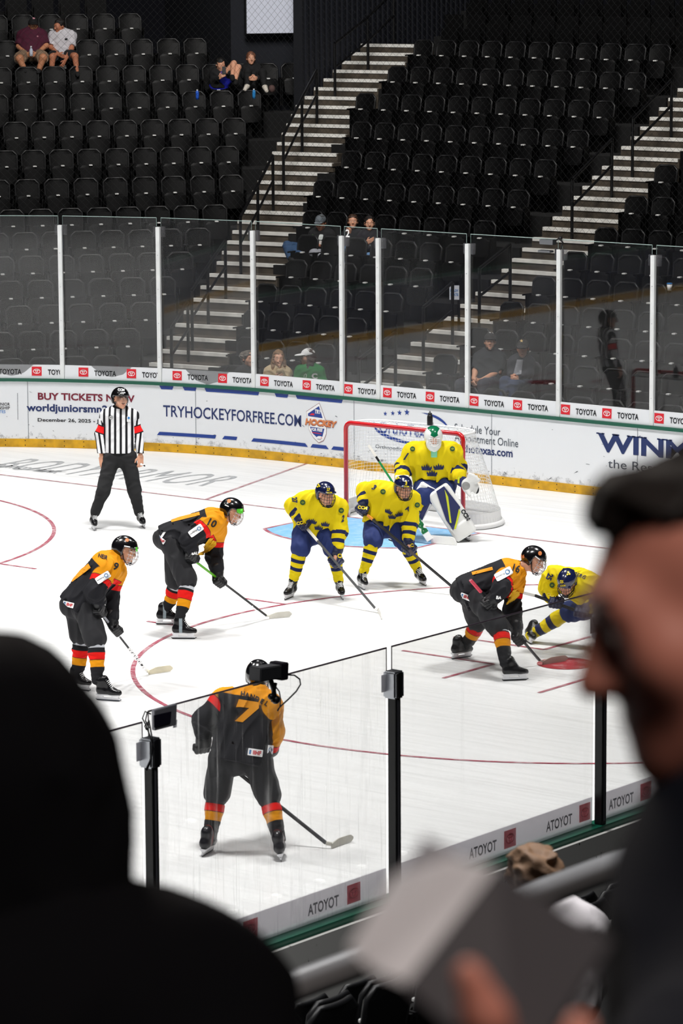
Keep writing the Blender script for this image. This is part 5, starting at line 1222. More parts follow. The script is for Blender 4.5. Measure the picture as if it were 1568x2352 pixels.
MB().strip([A(p[0] * 1.0, p[1], .005) for p in Bc], [A(p[0] * .985, p[1] * .985, .2) for p in Bc]).build('skirt', PADW, gl)
MB().tube(Tc, .018, 8).build('top_bar', PADW, gl, smooth=True)
MB().tube([A(0, .5, 1.24), A(0, .75, .65), A(0, 1.04, .05)], .02, 8).build('centre_brace', PADW, gl, smooth=True)
def resample(c, n):
    c = np.array(c); d = np.r_[0, np.cumsum(np.linalg.norm(np.diff(c, axis=0), axis=1))]; t = np.linspace(0, d[-1], n); return np.stack([np.interp(t, d, c[:, k]) for k in range(3)], 1)
nb = MB(); nu, nv = 68, 27; b0, t0 = resample(Bc, nu), resample(Tc, nu)
G_ = np.array([[lerp(b0[i], t0[i], j / (nv - 1)) + A(0, .05 * math.sin(math.pi * j / (nv - 1)), 0) * (abs(b0[i][1]) > .4) for j in range(nv)] for i in range(nu)])
for i in range(nu): nb.tube(G_[i], .0022, 3, cap=False)
for j in range(0, nv): nb.tube(G_[:, j], .0022, 3, cap=False)
for x in np.arange(-.9, .91, .05):
    y = np.interp(x, [p[0] for p in Tc], [p[1] for p in Tc]); nb.tube([A(x, .02, 1.26), A(x, y * .5, 1.225), A(x, y, 1.24)], .0022, 3, cap=False)
for y in np.arange(.05, .5, .05):
    xs = [p[0] for p in Tc if p[1] >= y]
    if xs: nb.tube([A(min(xs), y, 1.238), A(0, y, 1.22), A(max(xs), y, 1.238)], .0022, 3, cap=False)
nb.build('netting', NETW, gl)
bt_ = thing('water_bottle', 'black water bottle standing on the goal netting behind the mask', 'bottle', (.42, .06, 1.26))
cb = A(*[float(q) for q in onz(987, 985, 1.262)]); cb = A(cb[0], .1, 1.25)
bx_ = onz(987, 972, 1.27); bx_ = A(bx_[0], bx_[1], 1.245)
MB().lathe([(.034, 0), (.038, .01), (.038, .1), (.034, .125), (.02, .14)], bx_, 14).build('bottle_body', BLKP, bt_, smooth=True); MB().lathe([(.028, .138), (.028, .155), (.01, .165), (.008, .185)], bx_, 12).build('bottle_cap', mat('cap_dark', '#24242a', .4), bt_, smooth=True)
# ------------------------------------------------------------------ goalkeeper
FG = Fig((780, 940, .2551), dict(pel=(850, 620, .1), pa=(770, 690, .08), pb=(945, 690, .08), ka=(760, 790, -.1), aa=(540, 1110, 0), kb=(930, 790, -.12), ab=(1115, 1075, 0), chs=(845, 430, .03), nk=(845, 365, -.06), hd=(842, 262, -.13),
    sa=(660, 390, 0), ea=(575, 520, .05), wa=(555, 620, -.1), ha=(560, 690, -.16), sb=(1015, 390, 0), eb=(1065, 520, .05), wb=(1075, 610, -.12), hb=(1140, 670, -.18)), foot=dict(a=((440, 1180), (500, 1205)), b=((1110, 1165), (1165, 1190))))
PG = player('goalkeeper in yellow jersey with green and white mask crouching in the crease', FG, 1, (.08, -.15, .95), (0, .97, .15), {}, dict(jersey=sjersey((.24, .33), .028), pants=SP, sock=bands([('navyc', .3, .4)]), glove=lambda a: GLN, helmet='#ffffff'), nogloves=True, nohelm=True, bulk=1.16, hem=.14, skin='goalie')
g = PG['root']
crowns(PG, FG, ((782, 520, 3), (890, 514, -3), (830, 572, 2)), 78); rounds(PG, FG, ((655, 357), (1014, 356)), 46); decal('sleeve_number', txt('1', .03, .4), PG['jersey'], FG, (597, 425), vec(70, 4), vec(62, -80), NINKS, PG['jo'], .3)
hc, M = FG['hd'], PG['M']; Lg = lambda x, y, z: hc + A(x, y, z) @ M
mf = U(.02, ell(Lg(0, -.01, .03), A(.118, .138, .13), M), ell(Lg(0, .045, -.06), A(.098, .092, .1), M), ell(Lg(0, .075, -.125), A(.05, .055, .045), M))
mf = SUB(mf, ell(Lg(0, .155, -.025), A(.066, .085, .055), M), .01)
mgreen = lambda P: (lambda q: .078 + .028 * np.cos(q[:, 2] * 40) - np.abs(q[:, 0]) * 1.15 - np.maximum(.055 - q[:, 2], 0) * 3)((P - hc) @ M.T)
mo = solid('goalie_mask', mf, .006, layered('mask_white_green', '#e6e8e6', [('greenc', '#0e6b45')], rough=.25, coat=.6), g, dict(greenc=mgreen))
cg = MB()
for z in (.012, -.008, -.03, -.052, -.072): cg.tube([Lg(.074 * math.sin(a), .078 + .08 * math.cos(a), z) for a in np.linspace(-1.3, 1.3, 11)], .0032, 5)
for a in (-.9, -.45, 0, .45, .9): cg.tube([Lg(.074 * math.sin(a), .078 + .08 * math.cos(a), z) for z in np.linspace(.022, -.08, 6)], .0032, 5)
cg.build('mask_cage', mat('cage_white', '#f4f4f4', .3), mo, smooth=True)
th_ = solid('throat_guard', U(.01, rbox(Lg(0, .1, -.185), A(.04, .012, .045), M, .012)), .006, mat('throat_green', '#7cc9a0', .4), mo)
sf = solid('neck_guard', cap(FG['nk'], lerp(FG['nk'], hc, .5), .07, .06), .01, BLKP, g)
PADM = mat('pad_white', '#e4e4e2', .5, bmp=(40, .15, .006)); LIME = mat('pad_lime', '#c3cc1c', .6); PNAV = mat('pad_navy', '#1c2457', .6)
def pad(top, bot, wd, dt, db, th=.075):
    a, b_ = at(*FG.px(*top), FG.D + dt), at(*FG.px(*bot), FG.D + db); d = nrm(a - b_); n = nrm(-FW - d * (-FW @ d)); x = np.cross(d, n); M_ = np.array([x, d, n]); L = np.linalg.norm(a - b_) / 2; c = (a + b_) / 2
    f = U(.02, rbox(c, A(wd, L, th), M_, .035), rbox(c - x * wd * .75 - n * .01, A(.03, L * .8, th), M_, .02), rbox(c + x * wd * .8 - n * .03, A(.035, L * .85, th), M_, .02), rbox(b_ + d * .08 + n * .02, A(wd * .95, .1, th), M_, .03))
    return f, solid('leg_pad', f, .009, PADM, g)
def pdec(name, pts, f, m, par, off=.006): 
    p = np.array(pts, float); v = p - (p.max(0) + p.min(0)) / 2; decal(name, (v, [list(range(len(p)))]), f, FG, (p.max(0) + p.min(0)) / 2, (1, 0), (0, 1), m, par, 40, off)
fa, pa_ = pad((815, 690), (560, 1120), .125, -.12, -.03); fb, pb_ = pad((872, 715), (1135, 1130), .15, -.16, -.08)
pdec('pad_panel', [(790, 695), (858, 722), (838, 795), (742, 1000), (708, 988)], fa, PNAV, pa_); pdec('pad_stripe', [(778, 740), (770, 805), (716, 935), (700, 930), (720, 870)], fa, LIME, pa_, .009)
pdec('pad_panel', [(868, 738), (938, 692), (1085, 880), (1022, 1090), (958, 1000)], fb, PNAV, pb_); pdec('pad_stripe', [(944, 722), (976, 790), (1006, 1026), (990, 1020), (962, 830)], fb, LIME, pb_, .009); pdec('pad_stripe', [(1072, 895), (1085, 925), (1045, 1078), (1030, 1080)], fb, LIME, pb_, .009)
decal('pad_lettering', txt('CCM', .05), fb, FG, (1132, 950), vec(36, 57), vec(38, -33), INK, pb_, .5, .006)
# catching glove, blocker
hb = FG['hb']; R_, U_, T_ = RT, UP, -FW
cf = U(.02, rbox(at(*FG.px(1085, 640), FG.D - .15), A(.06, .07, .03), np.array([nrm(R_ * .8 - U_ * .5), nrm(R_ * .5 + U_ * .8), T_]), .02))
cm = [ell(at(*FG.px(1150, 690), FG.D - .18), A(.075, .095, .035), np.array([nrm(R_ * .8 + U_ * .3), nrm(U_ * .8 - R_ * .3), T_]))]
for i, (x, y) in enumerate(((1170, 588), (1200, 598), (1226, 615), (1248, 638))): cm.append(cap(at(*FG.px(1150, 670), FG.D - .17), at(*FG.px(x, y), FG.D - .2), .034, .026))
cm.append(cap(at(*FG.px(1140, 720), FG.D - .18), at(*FG.px(1168, 772), FG.D - .22), .034, .022)); cm.append(ell(at(*FG.px(1215, 700), FG.D - .16), A(.05, .09, .02), np.array([nrm(R_ * .9 + U_ * .3), nrm(U_ * .9 - R_ * .3), T_])))
cgl = solid('catching_glove', U(.025, *cm), .008, layered('catcher', '#d9d9d8', [('palmc', '#8d8d8c'), ('rimc', '#25252a')], rough=.6, bmp=(30, .4, .01)), g, dict(palmc=lambda P: .055 - np.linalg.norm((P - at(*FG.px(1135, 690), FG.D - .21)) * 1., axis=1), rimc=lambda P: (P - at(*FG.px(1238, 700), FG.D - .16)) @ nrm(R_ * .85 - U_ * .35) - .012))
co = solid('glove_cuff', cf, .007, PNAV, cgl); pdec('cuff_stripe', [(1062, 600), (1080, 598), (1076, 668), (1060, 664)], cf, LIME, co)
solid('blocker', rbox(at(*FG.px(560, 700), FG.D - .14), A(.09, .15, .04), np.array([R_, U_, T_]), .02), .01, PADM, g)
gk = thing('goalie_stick', 'green, black and white goalkeeper stick with wide paddle', 'hockey stick', tuple(onz(*FG.px(820, 1200))))
s0, s1 = at(*FG.px(258, 322), FG.D - .12), onz(*FG.px(822, 1192), .03); d = nrm(s1 - s0); L = np.linalg.norm(s1 - s0)
for t0, t1, wd_, col, nm in ((0, .12, .034, '#e9e6e0', 'taped_grip'), (.12, .17, .028, '#17171a', 'shaft'), (.17, .42, .026, '#1d8a4c', 'shaft_graphic'), (.42, .62, .026, '#17171a', 'shaft'), (.6, .985, .088, '#f2f2f0', 'paddle')):
    MB().beam(s0 + d * L * t0, s0 + d * L * t1, wd_, .022, np.cross(d, np.cross(FW, d))).build(nm, mat('goalie_stick_' + col, col, .4), gk, bevel=.003)
b1 = onz(*FG.px(1052, 1190), .05); Hh = onz(*FG.px(822, 1200), .012); bd = nrm(b1 * A(1, 1, 0) - Hh * A(1, 1, 0)); Lb = np.linalg.norm((b1 - Hh)[:2]); V = []
for i in range(11):
    t = i / 10; hg = .1 * (1 if t < .8 else math.sqrt(max(1 - ((t - .8) / .21) ** 2, .03))); c = A(*(Hh[:2] + bd[:2] * Lb * t), 0); n = np.cross(bd, (0, 0, 1))
    for q, z in ((-1, .004), (1, .004), (1, .004 + hg), (-1, .004 + hg)): V.append(c + n * q * .009 + A(0, 0, z))
MB().add(V, [[k * 4 + e, k * 4 + (e + 1) % 4, k * 4 + 4 + (e + 1) % 4, k * 4 + 4 + e] for k in range(10) for e in range(4)] + [[0, 1, 2, 3], [40, 41, 42, 43]]).build('blade', mat('goalie_stick_#f2f2f0', '#f2f2f0', .4), gk)
pf = cap(s0 + d * L * .6, s1, .02); plate('paddle_lettering', fit2d(text2d('CCM', .06), w=.42, h=.075), lambda x, y: s0 + d * (L * .62 + x) + nrm(np.cross(FW, d)) * (y - .037) - FW * .0135, mat('ink_green', '#0f6a38', .5), gk)
# ------------------------------------------------------------------ plain clothed people
def person(label, fig, face, hup, o, cat='person', name='person'):
    J = fig.J; hs = o.get('hs', 1.0); M = headframe(V3(*face), V3(*hup)); hc = J['hd']; nk = J['nk']; ch = J['chs']; pel = J['pel']; ax = nrm(pel - ch); k = o.get('bulk', 1.)
    g = thing(name, label, cat, o.get('base', tuple(pel - A(0, 0, .5))))
    L = lambda x, y, z: hc + (A(x, y, z) * hs) @ M
    P = [head_sdf(hc, M, hs), cap(L(0, -.02, -.06), lerp(nk, ch, .4), .054 * k, .066 * k), cap(ch, pel, .11 * k, .115 * k), cap(J['sa'], J['sb'], .058 * k), cap(J['pa'], J['pb'], .085 * k)]
    hands = []
    for a in 'ab':
        P += [cap(J['s' + a], J['e' + a], .05 * k, .041 * k), cap(J['e' + a], J['w' + a], .042 * k, .028 * k)]
        if 'k' + a in J: P += [cap(J['p' + a], J['k' + a], .08 * k, .056 * k), cap(J['k' + a], J['a' + a], .054 * k, .038 * k)]
        hd_ = nrm(J['h' + a] - J['w' + a]); n_ = o.get('hn' + a, (0, .35, .9)); t_ = o.get('ht' + a, (0, 1, .2)); hands.append(hand_sdf(J['w' + a] + hd_ * .01, hd_, V3(*n_), V3(*t_), o.get('curl' + a, .6), .95 * o.get('hands', 1.)))
    body = U(.02, U(.03, P[0], P[1], *P[2:]), *hands)
    solid('body', body, o.get('h', .0075), skinmat(o.get('skin', 'spectator'), *o.get('skintone', ())), g, head_ch(hc, M, hs))
    if 'shirt' in o:
        t = o.get('thick', .016); sl = o.get('sleeve', 1.0)
        torso = U(.08, cap(pel - ax * .02, ch, (.125 + t) * k * o.get('belly', 1), (.125 + t) * k), cap(lerp(J['pa'], pel, .35) - ax * .02, lerp(J['sa'], ch, .4), (.11 + t) * k * o.get('belly', 1), (.085 + t) * k), cap(lerp(J['pb'], pel, .35) - ax * .02, lerp(J['sb'], ch, .4), (.11 + t) * k * o.get('belly', 1), (.085 + t) * k), cap(J['sa'], J['sb'], (.058 + t) * k), cap(lerp(ch, nk, .3), lerp(nk, hc, .12), .088 * k, .057 * k))
        arm = []
        for a in 'ab':
            if sl >= 1: arm.append(U(.04, cap(J['s' + a], J['e' + a], (.054 + t) * k, (.046 + t) * k), cap(J['e' + a], lerp(J['e' + a], J['w' + a], .95), (.046 + t) * k, (.034 + t) * k)))
            elif sl > 0: arm.append(CUT(cap(J['s' + a], lerp(J['s' + a], J['e' + a], sl), (.058 + t) * k, (.056 + t) * k), lerp(J['s' + a], J['e' + a], sl), J['e' + a] - J['s' + a]))
        f = WR(U(o.get('armk', .03), torso, *arm), o.get('fold', .006), 34, o.get('seed', 2), stretch=ax)
        f = SUB(f, cap(lerp(nk, hc, .2), hc, .06 * k, .075), .015); f = CUT(f, pel + ax * o.get('hem', .05), ax)
        so = solid('shirt' if not o.get('jacket') else 'jacket', f, o.get('hc', .009), o['shirt'], g, o['shch'](J, torso, arm, ax) if 'shch' in o else None)
        fig.shirt, fig.shirto = f, so
    if 'pants' in o and 'ka' in J:
        pl = o.get('plen', 1.0); q = [cap(J['pa'], J['pb'], .105 * k), cap(pel, pel + ax * .05, .12 * k)]; rk = o.get('pantr', 1.)
        for a in 'ab':
            if pl >= .5: q.append(U(.03, cap(J['p' + a], J['k' + a], .098 * k * rk, .078 * k * rk), cap(J['k' + a], lerp(J['k' + a], J['a' + a], min((pl - .5) * 2, .97) if pl > .5 else .02), .076 * k * rk, (.056 if pl > .9 else .07) * k * rk)))
            else: q.append(CUT(cap(J['p' + a], J['k' + a], .1 * k * rk, .095 * k * rk), lerp(J['p' + a], J['k' + a], pl * 2), J['k' + a] - J['p' + a]))
        solid('trousers' if pl > .5 else 'shorts', WR(U(.05, *q), .005, 30, 4), .009, o['pants'], g)
    if 'shoes' in o:
        for a in 'ab':
            if 't' + a not in J: continue
            f = U(.02, cap(J['a' + a], lerp(J['a' + a], J['t' + a], .2), .045, .046), cap(lerp(J['a' + a], J['t' + a], .1), J['t' + a], .045, .036)); solid('shoe', f, .008, o['shoes'], g)
    hk = o.get('hair'); 
    if hk:
        hm_ = mat('hair_' + hk[1], hk[1], .55, bmp=(220, .6, .006)); q = [ell(L(0, -.02, .038), A(.087, .104, .096) * hs, M)]
        if hk[0] != 'short': q.append(ell(L(0, -.05, -.02), A(.088, .08, .1) * hs, M))
        if hk[0] == 'long':
            for s_ in (-1, 1): q.append(cap(L(s_ * .075, .0, -.02), L(s_ * .085, .045, -.2), .03, .03)); q.append(cap(L(s_ * .08, -.03, -.05), L(s_ * .09, -.01, -.23), .04, .03))
        if hk[0] == 'curly':
            r_ = np.random.RandomState(3)
            for _ in range(26): v = nrm(r_.normal(size=3)); v[1] = -abs(v[1]) if v[2] < .2 else v[1]; q.append(ball(L(*(A(0, -.025, .03) + v * A(.085, .1, .1))), .03))
        f = U(.02, *q); fr = SUB(f, rbox(L(0, .12, -.1), A(.062 if hk[0] != 'short' else .11, .1, .165) * hs, M, .05), .015)
        if hk[0] == 'short': fr = SUB(fr, rbox(L(0, .0, -.16), A(.14, .2, .15) * hs, M, .02), .02)
        solid('hair', WR(fr, .007, 40, 5), .007, hm_, g)
    if 'cap' in o:
        cm_, bm_ = o['cap']; f = CUT(ell(L(0, -.012, .035), A(.092, .112, .1) * hs, M), L(0, 0, .035), -M[2] - M[1] * .12); c = solid('cap', f, .007, cm_, g)
        bf = SUB(ell(L(0, .1, .045), A(.078, .1, .022) * hs, M), ell(L(0, .095, .025), A(.075, .1, .02) * hs, M), .003) if not o.get('flat') else ell(L(0, .09, .045), A(.075, .055, .012) * hs, M); bf = CUT(bf, L(0, .03, .03), -M[1]); solid('brim', bf, .006, bm_, c); fig.cap = f
    return g
# ------------------------------------------------------------------ referee
FR = Fig((180, 870, .15302), dict(pel=(615, 1120, .02), pa=(500, 1180, 0), pb=(740, 1180, 0), ka=(375, 1680, -.06), aa=(248, 2010, 0), kb=(845, 1690, -.06), ab=(912, 2010, 0), chs=(612, 575, 0), nk=(612, 455, -.02), hd=(632, 305, -.05),
    sa=(415, 560, 0), ea=(325, 830, .02), wa=(348, 1160, -.03), ha=(375, 1330, -.05), sb=(815, 560, 0), eb=(895, 830, .02), wb=(932, 1140, -.03), hb=(930, 1340, -.05)), foot=dict(a=((196, 2235), (236, 2288)), b=((952, 2200), (1008, 2255))))
RS = layered('shirt_striped', '#f1f1f3', [('stripec', '#15151a'), ('armc', '#15151a'), ('bandc', '#ee1a1a'), ('cuffc', '#101014')], rough=.8, bmp=FAB)
def rch(J, torso, arms, ax):
    c0 = J['chs']
    def lat(P):
        inarm = np.minimum(arms[0](P), arms[1](P)) < torso(P) - .004
        x = (P - c0) @ RT; xa = np.where(x < 0, (P - J['sa']) @ nrm(RT * 1 + UP * .15), (P - J['sb']) @ nrm(RT * 1 - UP * .1)); return np.where(inarm, np.sin(xa * 2 * math.pi / .062 + 1.2), np.sin((x) * 2 * math.pi / .072 - .9)) * .012
    def arm(t0, t1, t2=0):
        def f(P):
            r = np.full(len(P), -1.)
            for a in (0, 1):
                s_, e_ = J['s' + 'ab'[a]], J['e' + 'ab'[a]]; d = e_ - s_; l = np.linalg.norm(d); u = (P - s_) @ (d / l); r = np.maximum(r, np.minimum(np.minimum(u - t0 * l, t1 * l - u), torso(P) - arms[a](P)))
            return r
        return f
    def cuff(P):
        r = .098 - np.linalg.norm(P - J['nk'] - (J['nk'] - c0) * .15, axis=1)
        for a in 'ab': r = np.maximum(r, .058 - np.linalg.norm(P - J['w' + a], axis=1))
        return r
    return dict(stripec=lat, armc=arm(.5, .98), bandc=arm(.56, .92), cuffc=cuff)
rg = person('referee in black and white striped shirt with red armbands, standing in black trousers', FR, (.42, -.1, .9), (0, 1, .05), dict(shirt=RS, shch=rch, thick=.018, hem=-.0, fold=.005, belly=.92, pants=mat('referee_trousers', '#19191b', .9, bmp=FAB), pantr=1.12, skin='referee', base=tuple((FR.feet['a'][0] + FR.feet['b'][0]) / 2 * A(1, 1, 0)), bulk=1.0, hands=1.15, curla=.8, curlb=1.0, hta=(1, .1, .3), hna=(-.3, 0, .95), htb=(-.8, .2, .6), hnb=(.4, 0, .9)))
for a in 'ab': skate(FR, a, FR['a' + a], rg)
hr_, hf_ = helmet(FR['hd'], headframe(V3(.42, -.1, .9), V3(0, 1, .05)), rg, '#0a0a0c', 1.1, None, True)
Mr = headframe(V3(.42, -.1, .9), V3(0, 1, .05)); solid('moustache', U(.004, ell(FR['hd'] + A(0, .098, -.047) @ Mr, A(.026, .01, .007), Mr)), .004, mat('moustache_brown', '#5a3a26', .8), rg)
decal('round_badge', disc2d((0, 0), .5, n=18), FR.shirt, FR, (487, 583), (62, 0), (0, -62), PATCH, FR.shirto, .5, .006); decal('badge_ring', ring2d((0, 0), .5, .5, .08), FR.shirt, FR, (487, 583), (60, 0), (0, -60), INK, FR.shirto, .6, .009); decal('badge_lettering', txt('07', .03), FR.shirt, FR, (487, 583), (24, 0), (0, -24), INK, FR.shirto, .6, .009)
decal('chest_badge', rect2d(1, 1.4, .1), FR.shirt, FR, (755, 605), (56, 0), (0, -56), PATCH, FR.shirto, .5, .006); decal('badge_mark', disc2d((0, 0), .5, .45, n=12), FR.shirt, FR, (755, 588), (38, 0), (0, -38), SKYB, FR.shirto, .6, .009)
decal('helmet_lettering', txt('CCM', .05), hf_, FR, (640, 165), (34, 2), (0, -36), WHT, rg, .6, .005); decal('helmet_mark', rect2d(2.6, .5), hf_, FR, (668, 212), (28, -3), (0, -28), WHT, rg, .5, .005)
wh = thing('whistle', 'small white and black finger whistle in the referee hand', 'whistle', tuple(at(*FR.px(945, 1285), FR.D - .12)))
wc = at(*FR.px(942, 1285), FR.D - .12); solid('whistle_body', U(.004, ball(wc, .016), cap(wc, wc + RT * .03 - UP * .008, .009)), .003, WHT, wh); solid('mouthpiece', cap(wc + RT * .032 - UP * .012, wc + RT * .045 - UP * .02, .009), .003, BLKP, wh)

# ------------------------------------------------------------------ spectators in the stands
def seatD(fr, u, v, blk, k):
    n, d = (NL, 10.3 + .85 * k - .24) if blk == 'L' else (A(0, 1, 0), YK(k) - .24)
    r = pray(u, v); return (d - CAM @ n) / (r @ n)
def sit(label, Z, J, blk, k, face, o, hup=(0, 1, .1)):
    u, v = Z[0] + J['pel'][0] * Z[2], Z[1] + J['pel'][1] * Z[2]; D = seatD(None, u, v, blk, k)
    f = Fig(Z, J, D=D); o.setdefault('h', .0085); o.setdefault('hc', .0105)
    fd = -(NL if blk == 'L' else A(0, 1, 0)); sd = A(-fd[1], fd[0], 0) * -1
    for a, q in (('a', -1), ('b', 1)):
        if 'p' + a not in f.J: f.J['p' + a] = f['pel'] + RT * .09 * q
        if 'k' + a not in f.J:
            f.J['k' + a] = f['p' + a] + fd * .42 + RT * .03 * q; f.J['a' + a] = f['k' + a] + fd * .02 - A(0, 0, .36); f.J['t' + a] = f['a' + a] + fd * .13 - A(0, 0, .03)
            o.setdefault('pants', C('black_trousers', '#0b0b0d')); o.setdefault('shoes', C('shoe_dark', '#1a1a1c'))
    p = f['pel']; o['base'] = (p[0], p[1], FZ(k)); unfold(p); g = person(label, f, face, hup, o); return f, g
C = lambda n, c, r=.85: mat('cloth_' + n, c, r, bmp=FAB)
Z1 = (20, 20, .1148)
f, g = sit('seated person in maroon t-shirt, khaki shorts and black cap holding a bottle', Z1, dict(pel=(455, 880, 0), chs=(465, 540, 0), nk=(465, 430, -.02), hd=(490, 335, -.06), sa=(265, 540, 0), sb=(670, 530, 0), ea=(205, 760, -.04), eb=(745, 740, -.04), wa=(340, 905, -.26), wb=(570, 900, -.26), ha=(450, 945, -.32), hb=(465, 930, -.32),
    pa=(330, 920, 0), pb=(580, 920, 0), ka=(215, 1000, -.42), kb=(690, 980, -.42), aa=(320, 1230, -.4), ab=(600, 1240, -.4), ta=(330, 1260, -.5), tb=(590, 1270, -.5)), 'L', 12, (.2, -.25, .95), dict(shirt=C('maroon', '#4d0f2c'), sleeve=.85, pants=C('khaki', '#8d7660'), plen=.46, shoes=C('shoe_dark', '#1a1a1c'), cap=(C('cap_black', '#0d0d0f'), C('cap_black', '#0d0d0f')), hair=('short', '#1d1512'), skin='reddish', skintone=('#c98a66',), bulk=1.2, belly=1.15, curla=1., curlb=1.))
decal('cap_badge', rect2d(1.4, 1, .2), f.cap, f, (503, 188), (34, 0), (0, -34), mat('badge_pink', '#d89aa8', .6), g, .5, .004); decal('chest_mark', star2d((0, 0), .5), f.shirt, f, (578, 550), (50, 0), (0, -40), mat('badge_pink', '#d89aa8', .6), f.shirto, .5, .006)
bo = thing('water_bottle', 'clear plastic water bottle in the hands of the maroon shirted person', 'bottle', tuple(at(*f.px(450, 960), f.D - .36))); q = at(*f.px(450, 950), f.D - .36)
MB().lathe([(.03, 0), (.032, .02), (.032, .11), (.014, .15), (.014, .165)], q, 12).build('bottle_body', mat('bottle_pale', '#cfd6e6', .2), bo, smooth=True); MB().lathe([(.016, .162), (.016, .18)], q, 10).build('bottle_cap', WHT, bo)
f, g = sit('seated person in white t-shirt leaning forward and looking left', Z1, dict(pel=(1050, 880, 0), chs=(1065, 560, -.05), nk=(1055, 455, -.1), hd=(1015, 345, -.14), sa=(880, 540, -.05), sb=(1270, 540, -.05), ea=(850, 780, -.1), eb=(1255, 800, -.12), wa=(985, 900, -.36), wb=(1130, 1030, -.45), ha=(1070, 945, -.4), hb=(1075, 1140, -.5),
    pa=(940, 920, 0), pb=(1170, 920, 0), ka=(880, 960, -.42), kb=(1325, 950, -.42), aa=(850, 1300, -.4), ab=(1370, 1300, -.4), ta=(840, 1330, -.5), tb=(1380, 1330, -.5)), 'L', 12, (-.75, -.3, .55), dict(shirt=C('white', '#d9d6dc'), sleeve=.8, pants=C('dark_shorts', '#15151a'), plen=.4, shoes=C('shoe_dark', '#1a1a1c'), hair=('short', '#120c0a'), skin='tanned', skintone=('#c37f60',), bulk=1.06))
decal('chest_mark', rect2d(1.6, 1, .3), f.shirt, f, (1150, 608), (36, 0), (0, -34), INK, f.shirto, .5, .006)
Z2 = (480, 100, .1148)
f, g = sit('person in black top and blue shorts, knees drawn up, phone in hand', Z2, dict(pel=(190, 850, 0), chs=(195, 600, 0), nk=(205, 525, -.04), hd=(228, 425, -.1), sa=(90, 600, 0), sb=(300, 600, -.02), ea=(90, 760, -.08), eb=(390, 680, -.12), wa=(190, 690, -.26), wb=(395, 580, -.26), ha=(265, 640, -.32), hb=(325, 545, -.3),
    pa=(120, 860, 0), pb=(270, 860, 0), ka=(495, 395, -.22), kb=(590, 475, -.22), aa=(460, 670, -.4), ab=(522, 760, -.42), ta=(470, 720, -.5), tb=(530, 800, -.52)), 'L', 11, (.45, -.4, .8), dict(shirt=C('black', '#0c0c0f'), pants=C('shorts_blue', '#1520b8'), plen=.32, shoes=C('shoe_black', '#08080a'), hair=('short', '#0e0a08'), skin='spectator', bulk=.88, hs=.95))
ph = thing('phone', 'phone held by the person with raised bare knees', 'phone', tuple(at(*f.px(295, 535), f.D - .34))); MB().box(at(*f.px(298, 538), f.D - .34), A(.035, .004, .07), np.array([RT, nrm(-FW + UP), UP])).build('phone_body', BLKP, ph, bevel=.003)
f, g = sit('person all in black hugging both knees, white shoes', Z2, dict(pel=(870, 830, 0), chs=(845, 520, 0), nk=(840, 410, -.03), hd=(838, 300, -.08), sa=(735, 500, 0), sb=(970, 500, 0), ea=(700, 650, -.2), eb=(1030, 650, -.2), wa=(800, 700, -.42), wb=(960, 700, -.42), ha=(870, 700, -.46), hb=(900, 700, -.46),
    pa=(790, 840, 0), pb=(960, 840, 0), ka=(775, 560, -.36), kb=(1070, 580, -.36), aa=(765, 850, -.42), ab=(1110, 860, -.42), ta=(715, 925, -.55), tb=(1150, 950, -.55)), 'L', 11, (.12, -.12, 1), dict(shirt=C('black', '#0c0c0f'), pants=C('black_trousers', '#0b0b0d'), shoes=C('shoe_white', '#d9d2c6'), hair=('tied', '#7a4c34'), skin='spectator', bulk=.88, hs=.95))
bg = thing('bag', 'small brown bag beside the white shoe of the person in black', 'bag', tuple(at(*Fig(Z2, {}, D=f.D).px(1255, 955), f.D - .45))); solid('bag_body', ell(at(*f.px(1255, 905), f.D - .45), A(.06, .06, .07)), .01, C('bag_brown', '#5a4340'), bg)
for x, y, c, w_ in ((583, 214, '#2f86c8', 'near the person in white shoes'), (453, 216, '#2b5fd0', 'left of the person with raised knees')):
    D_ = seatD(None, x, y, 'L', 10) ; q = at(x, y + 6, D_ - .05); bo = thing('water_bottle', 'blue water bottle standing on a seat back ' + w_, 'bottle', tuple(q)); MB().lathe([(.028, -.05), (.03, .0), (.03, .08), (.012, .11)], q, 10).build('bottle_body', mat('bottle_' + c, c, .2), bo, smooth=True); MB().lathe([(.014, .105), (.014, .125)], q, 8).build('bottle_cap', WHT, bo)
Z3 = (630, 470, .1594)
f, g = sit('person in grey flat cap and printed black t-shirt looking at a phone', Z3, dict(pel=(650, 660, 0), chs=(675, 440, 0), nk=(680, 355, -.04), hd=(668, 262, -.12), sa=(570, 440, 0), sb=(795, 440, 0), ea=(545, 580, -.06), eb=(770, 590, -.06), wa=(470, 590, -.3), wb=(550, 590, -.3), ha=(425, 550, -.36), hb=(470, 565, -.37),
    pa=(570, 680, 0), pb=(720, 690, 0), ka=(190, 600, -.24), kb=(300, 660, -.36), aa=(235, 775, -.44), ab=(390, 735, -.5), ta=(250, 800, -.55), tb=(440, 730, -.6)), 'M', 6, (-.35, -.5, .8), dict(shirt=C('black_tee', '#141417'), sleeve=.8, pants=C('jeans_blue', '#2c4a6e'), shoes=C('shoe_blackwhite', '#1c1c20'), cap=(mat('cap_houndstooth', '#5f666c', .9, bmp=(60, .8, .01), var=.5), mat('cap_houndstooth', '#5f666c', .9)), flat=True, hair=('short', '#33302e'), skin='ruddy', skintone=('#c8876a', '#3a3634'), bulk=1.08))
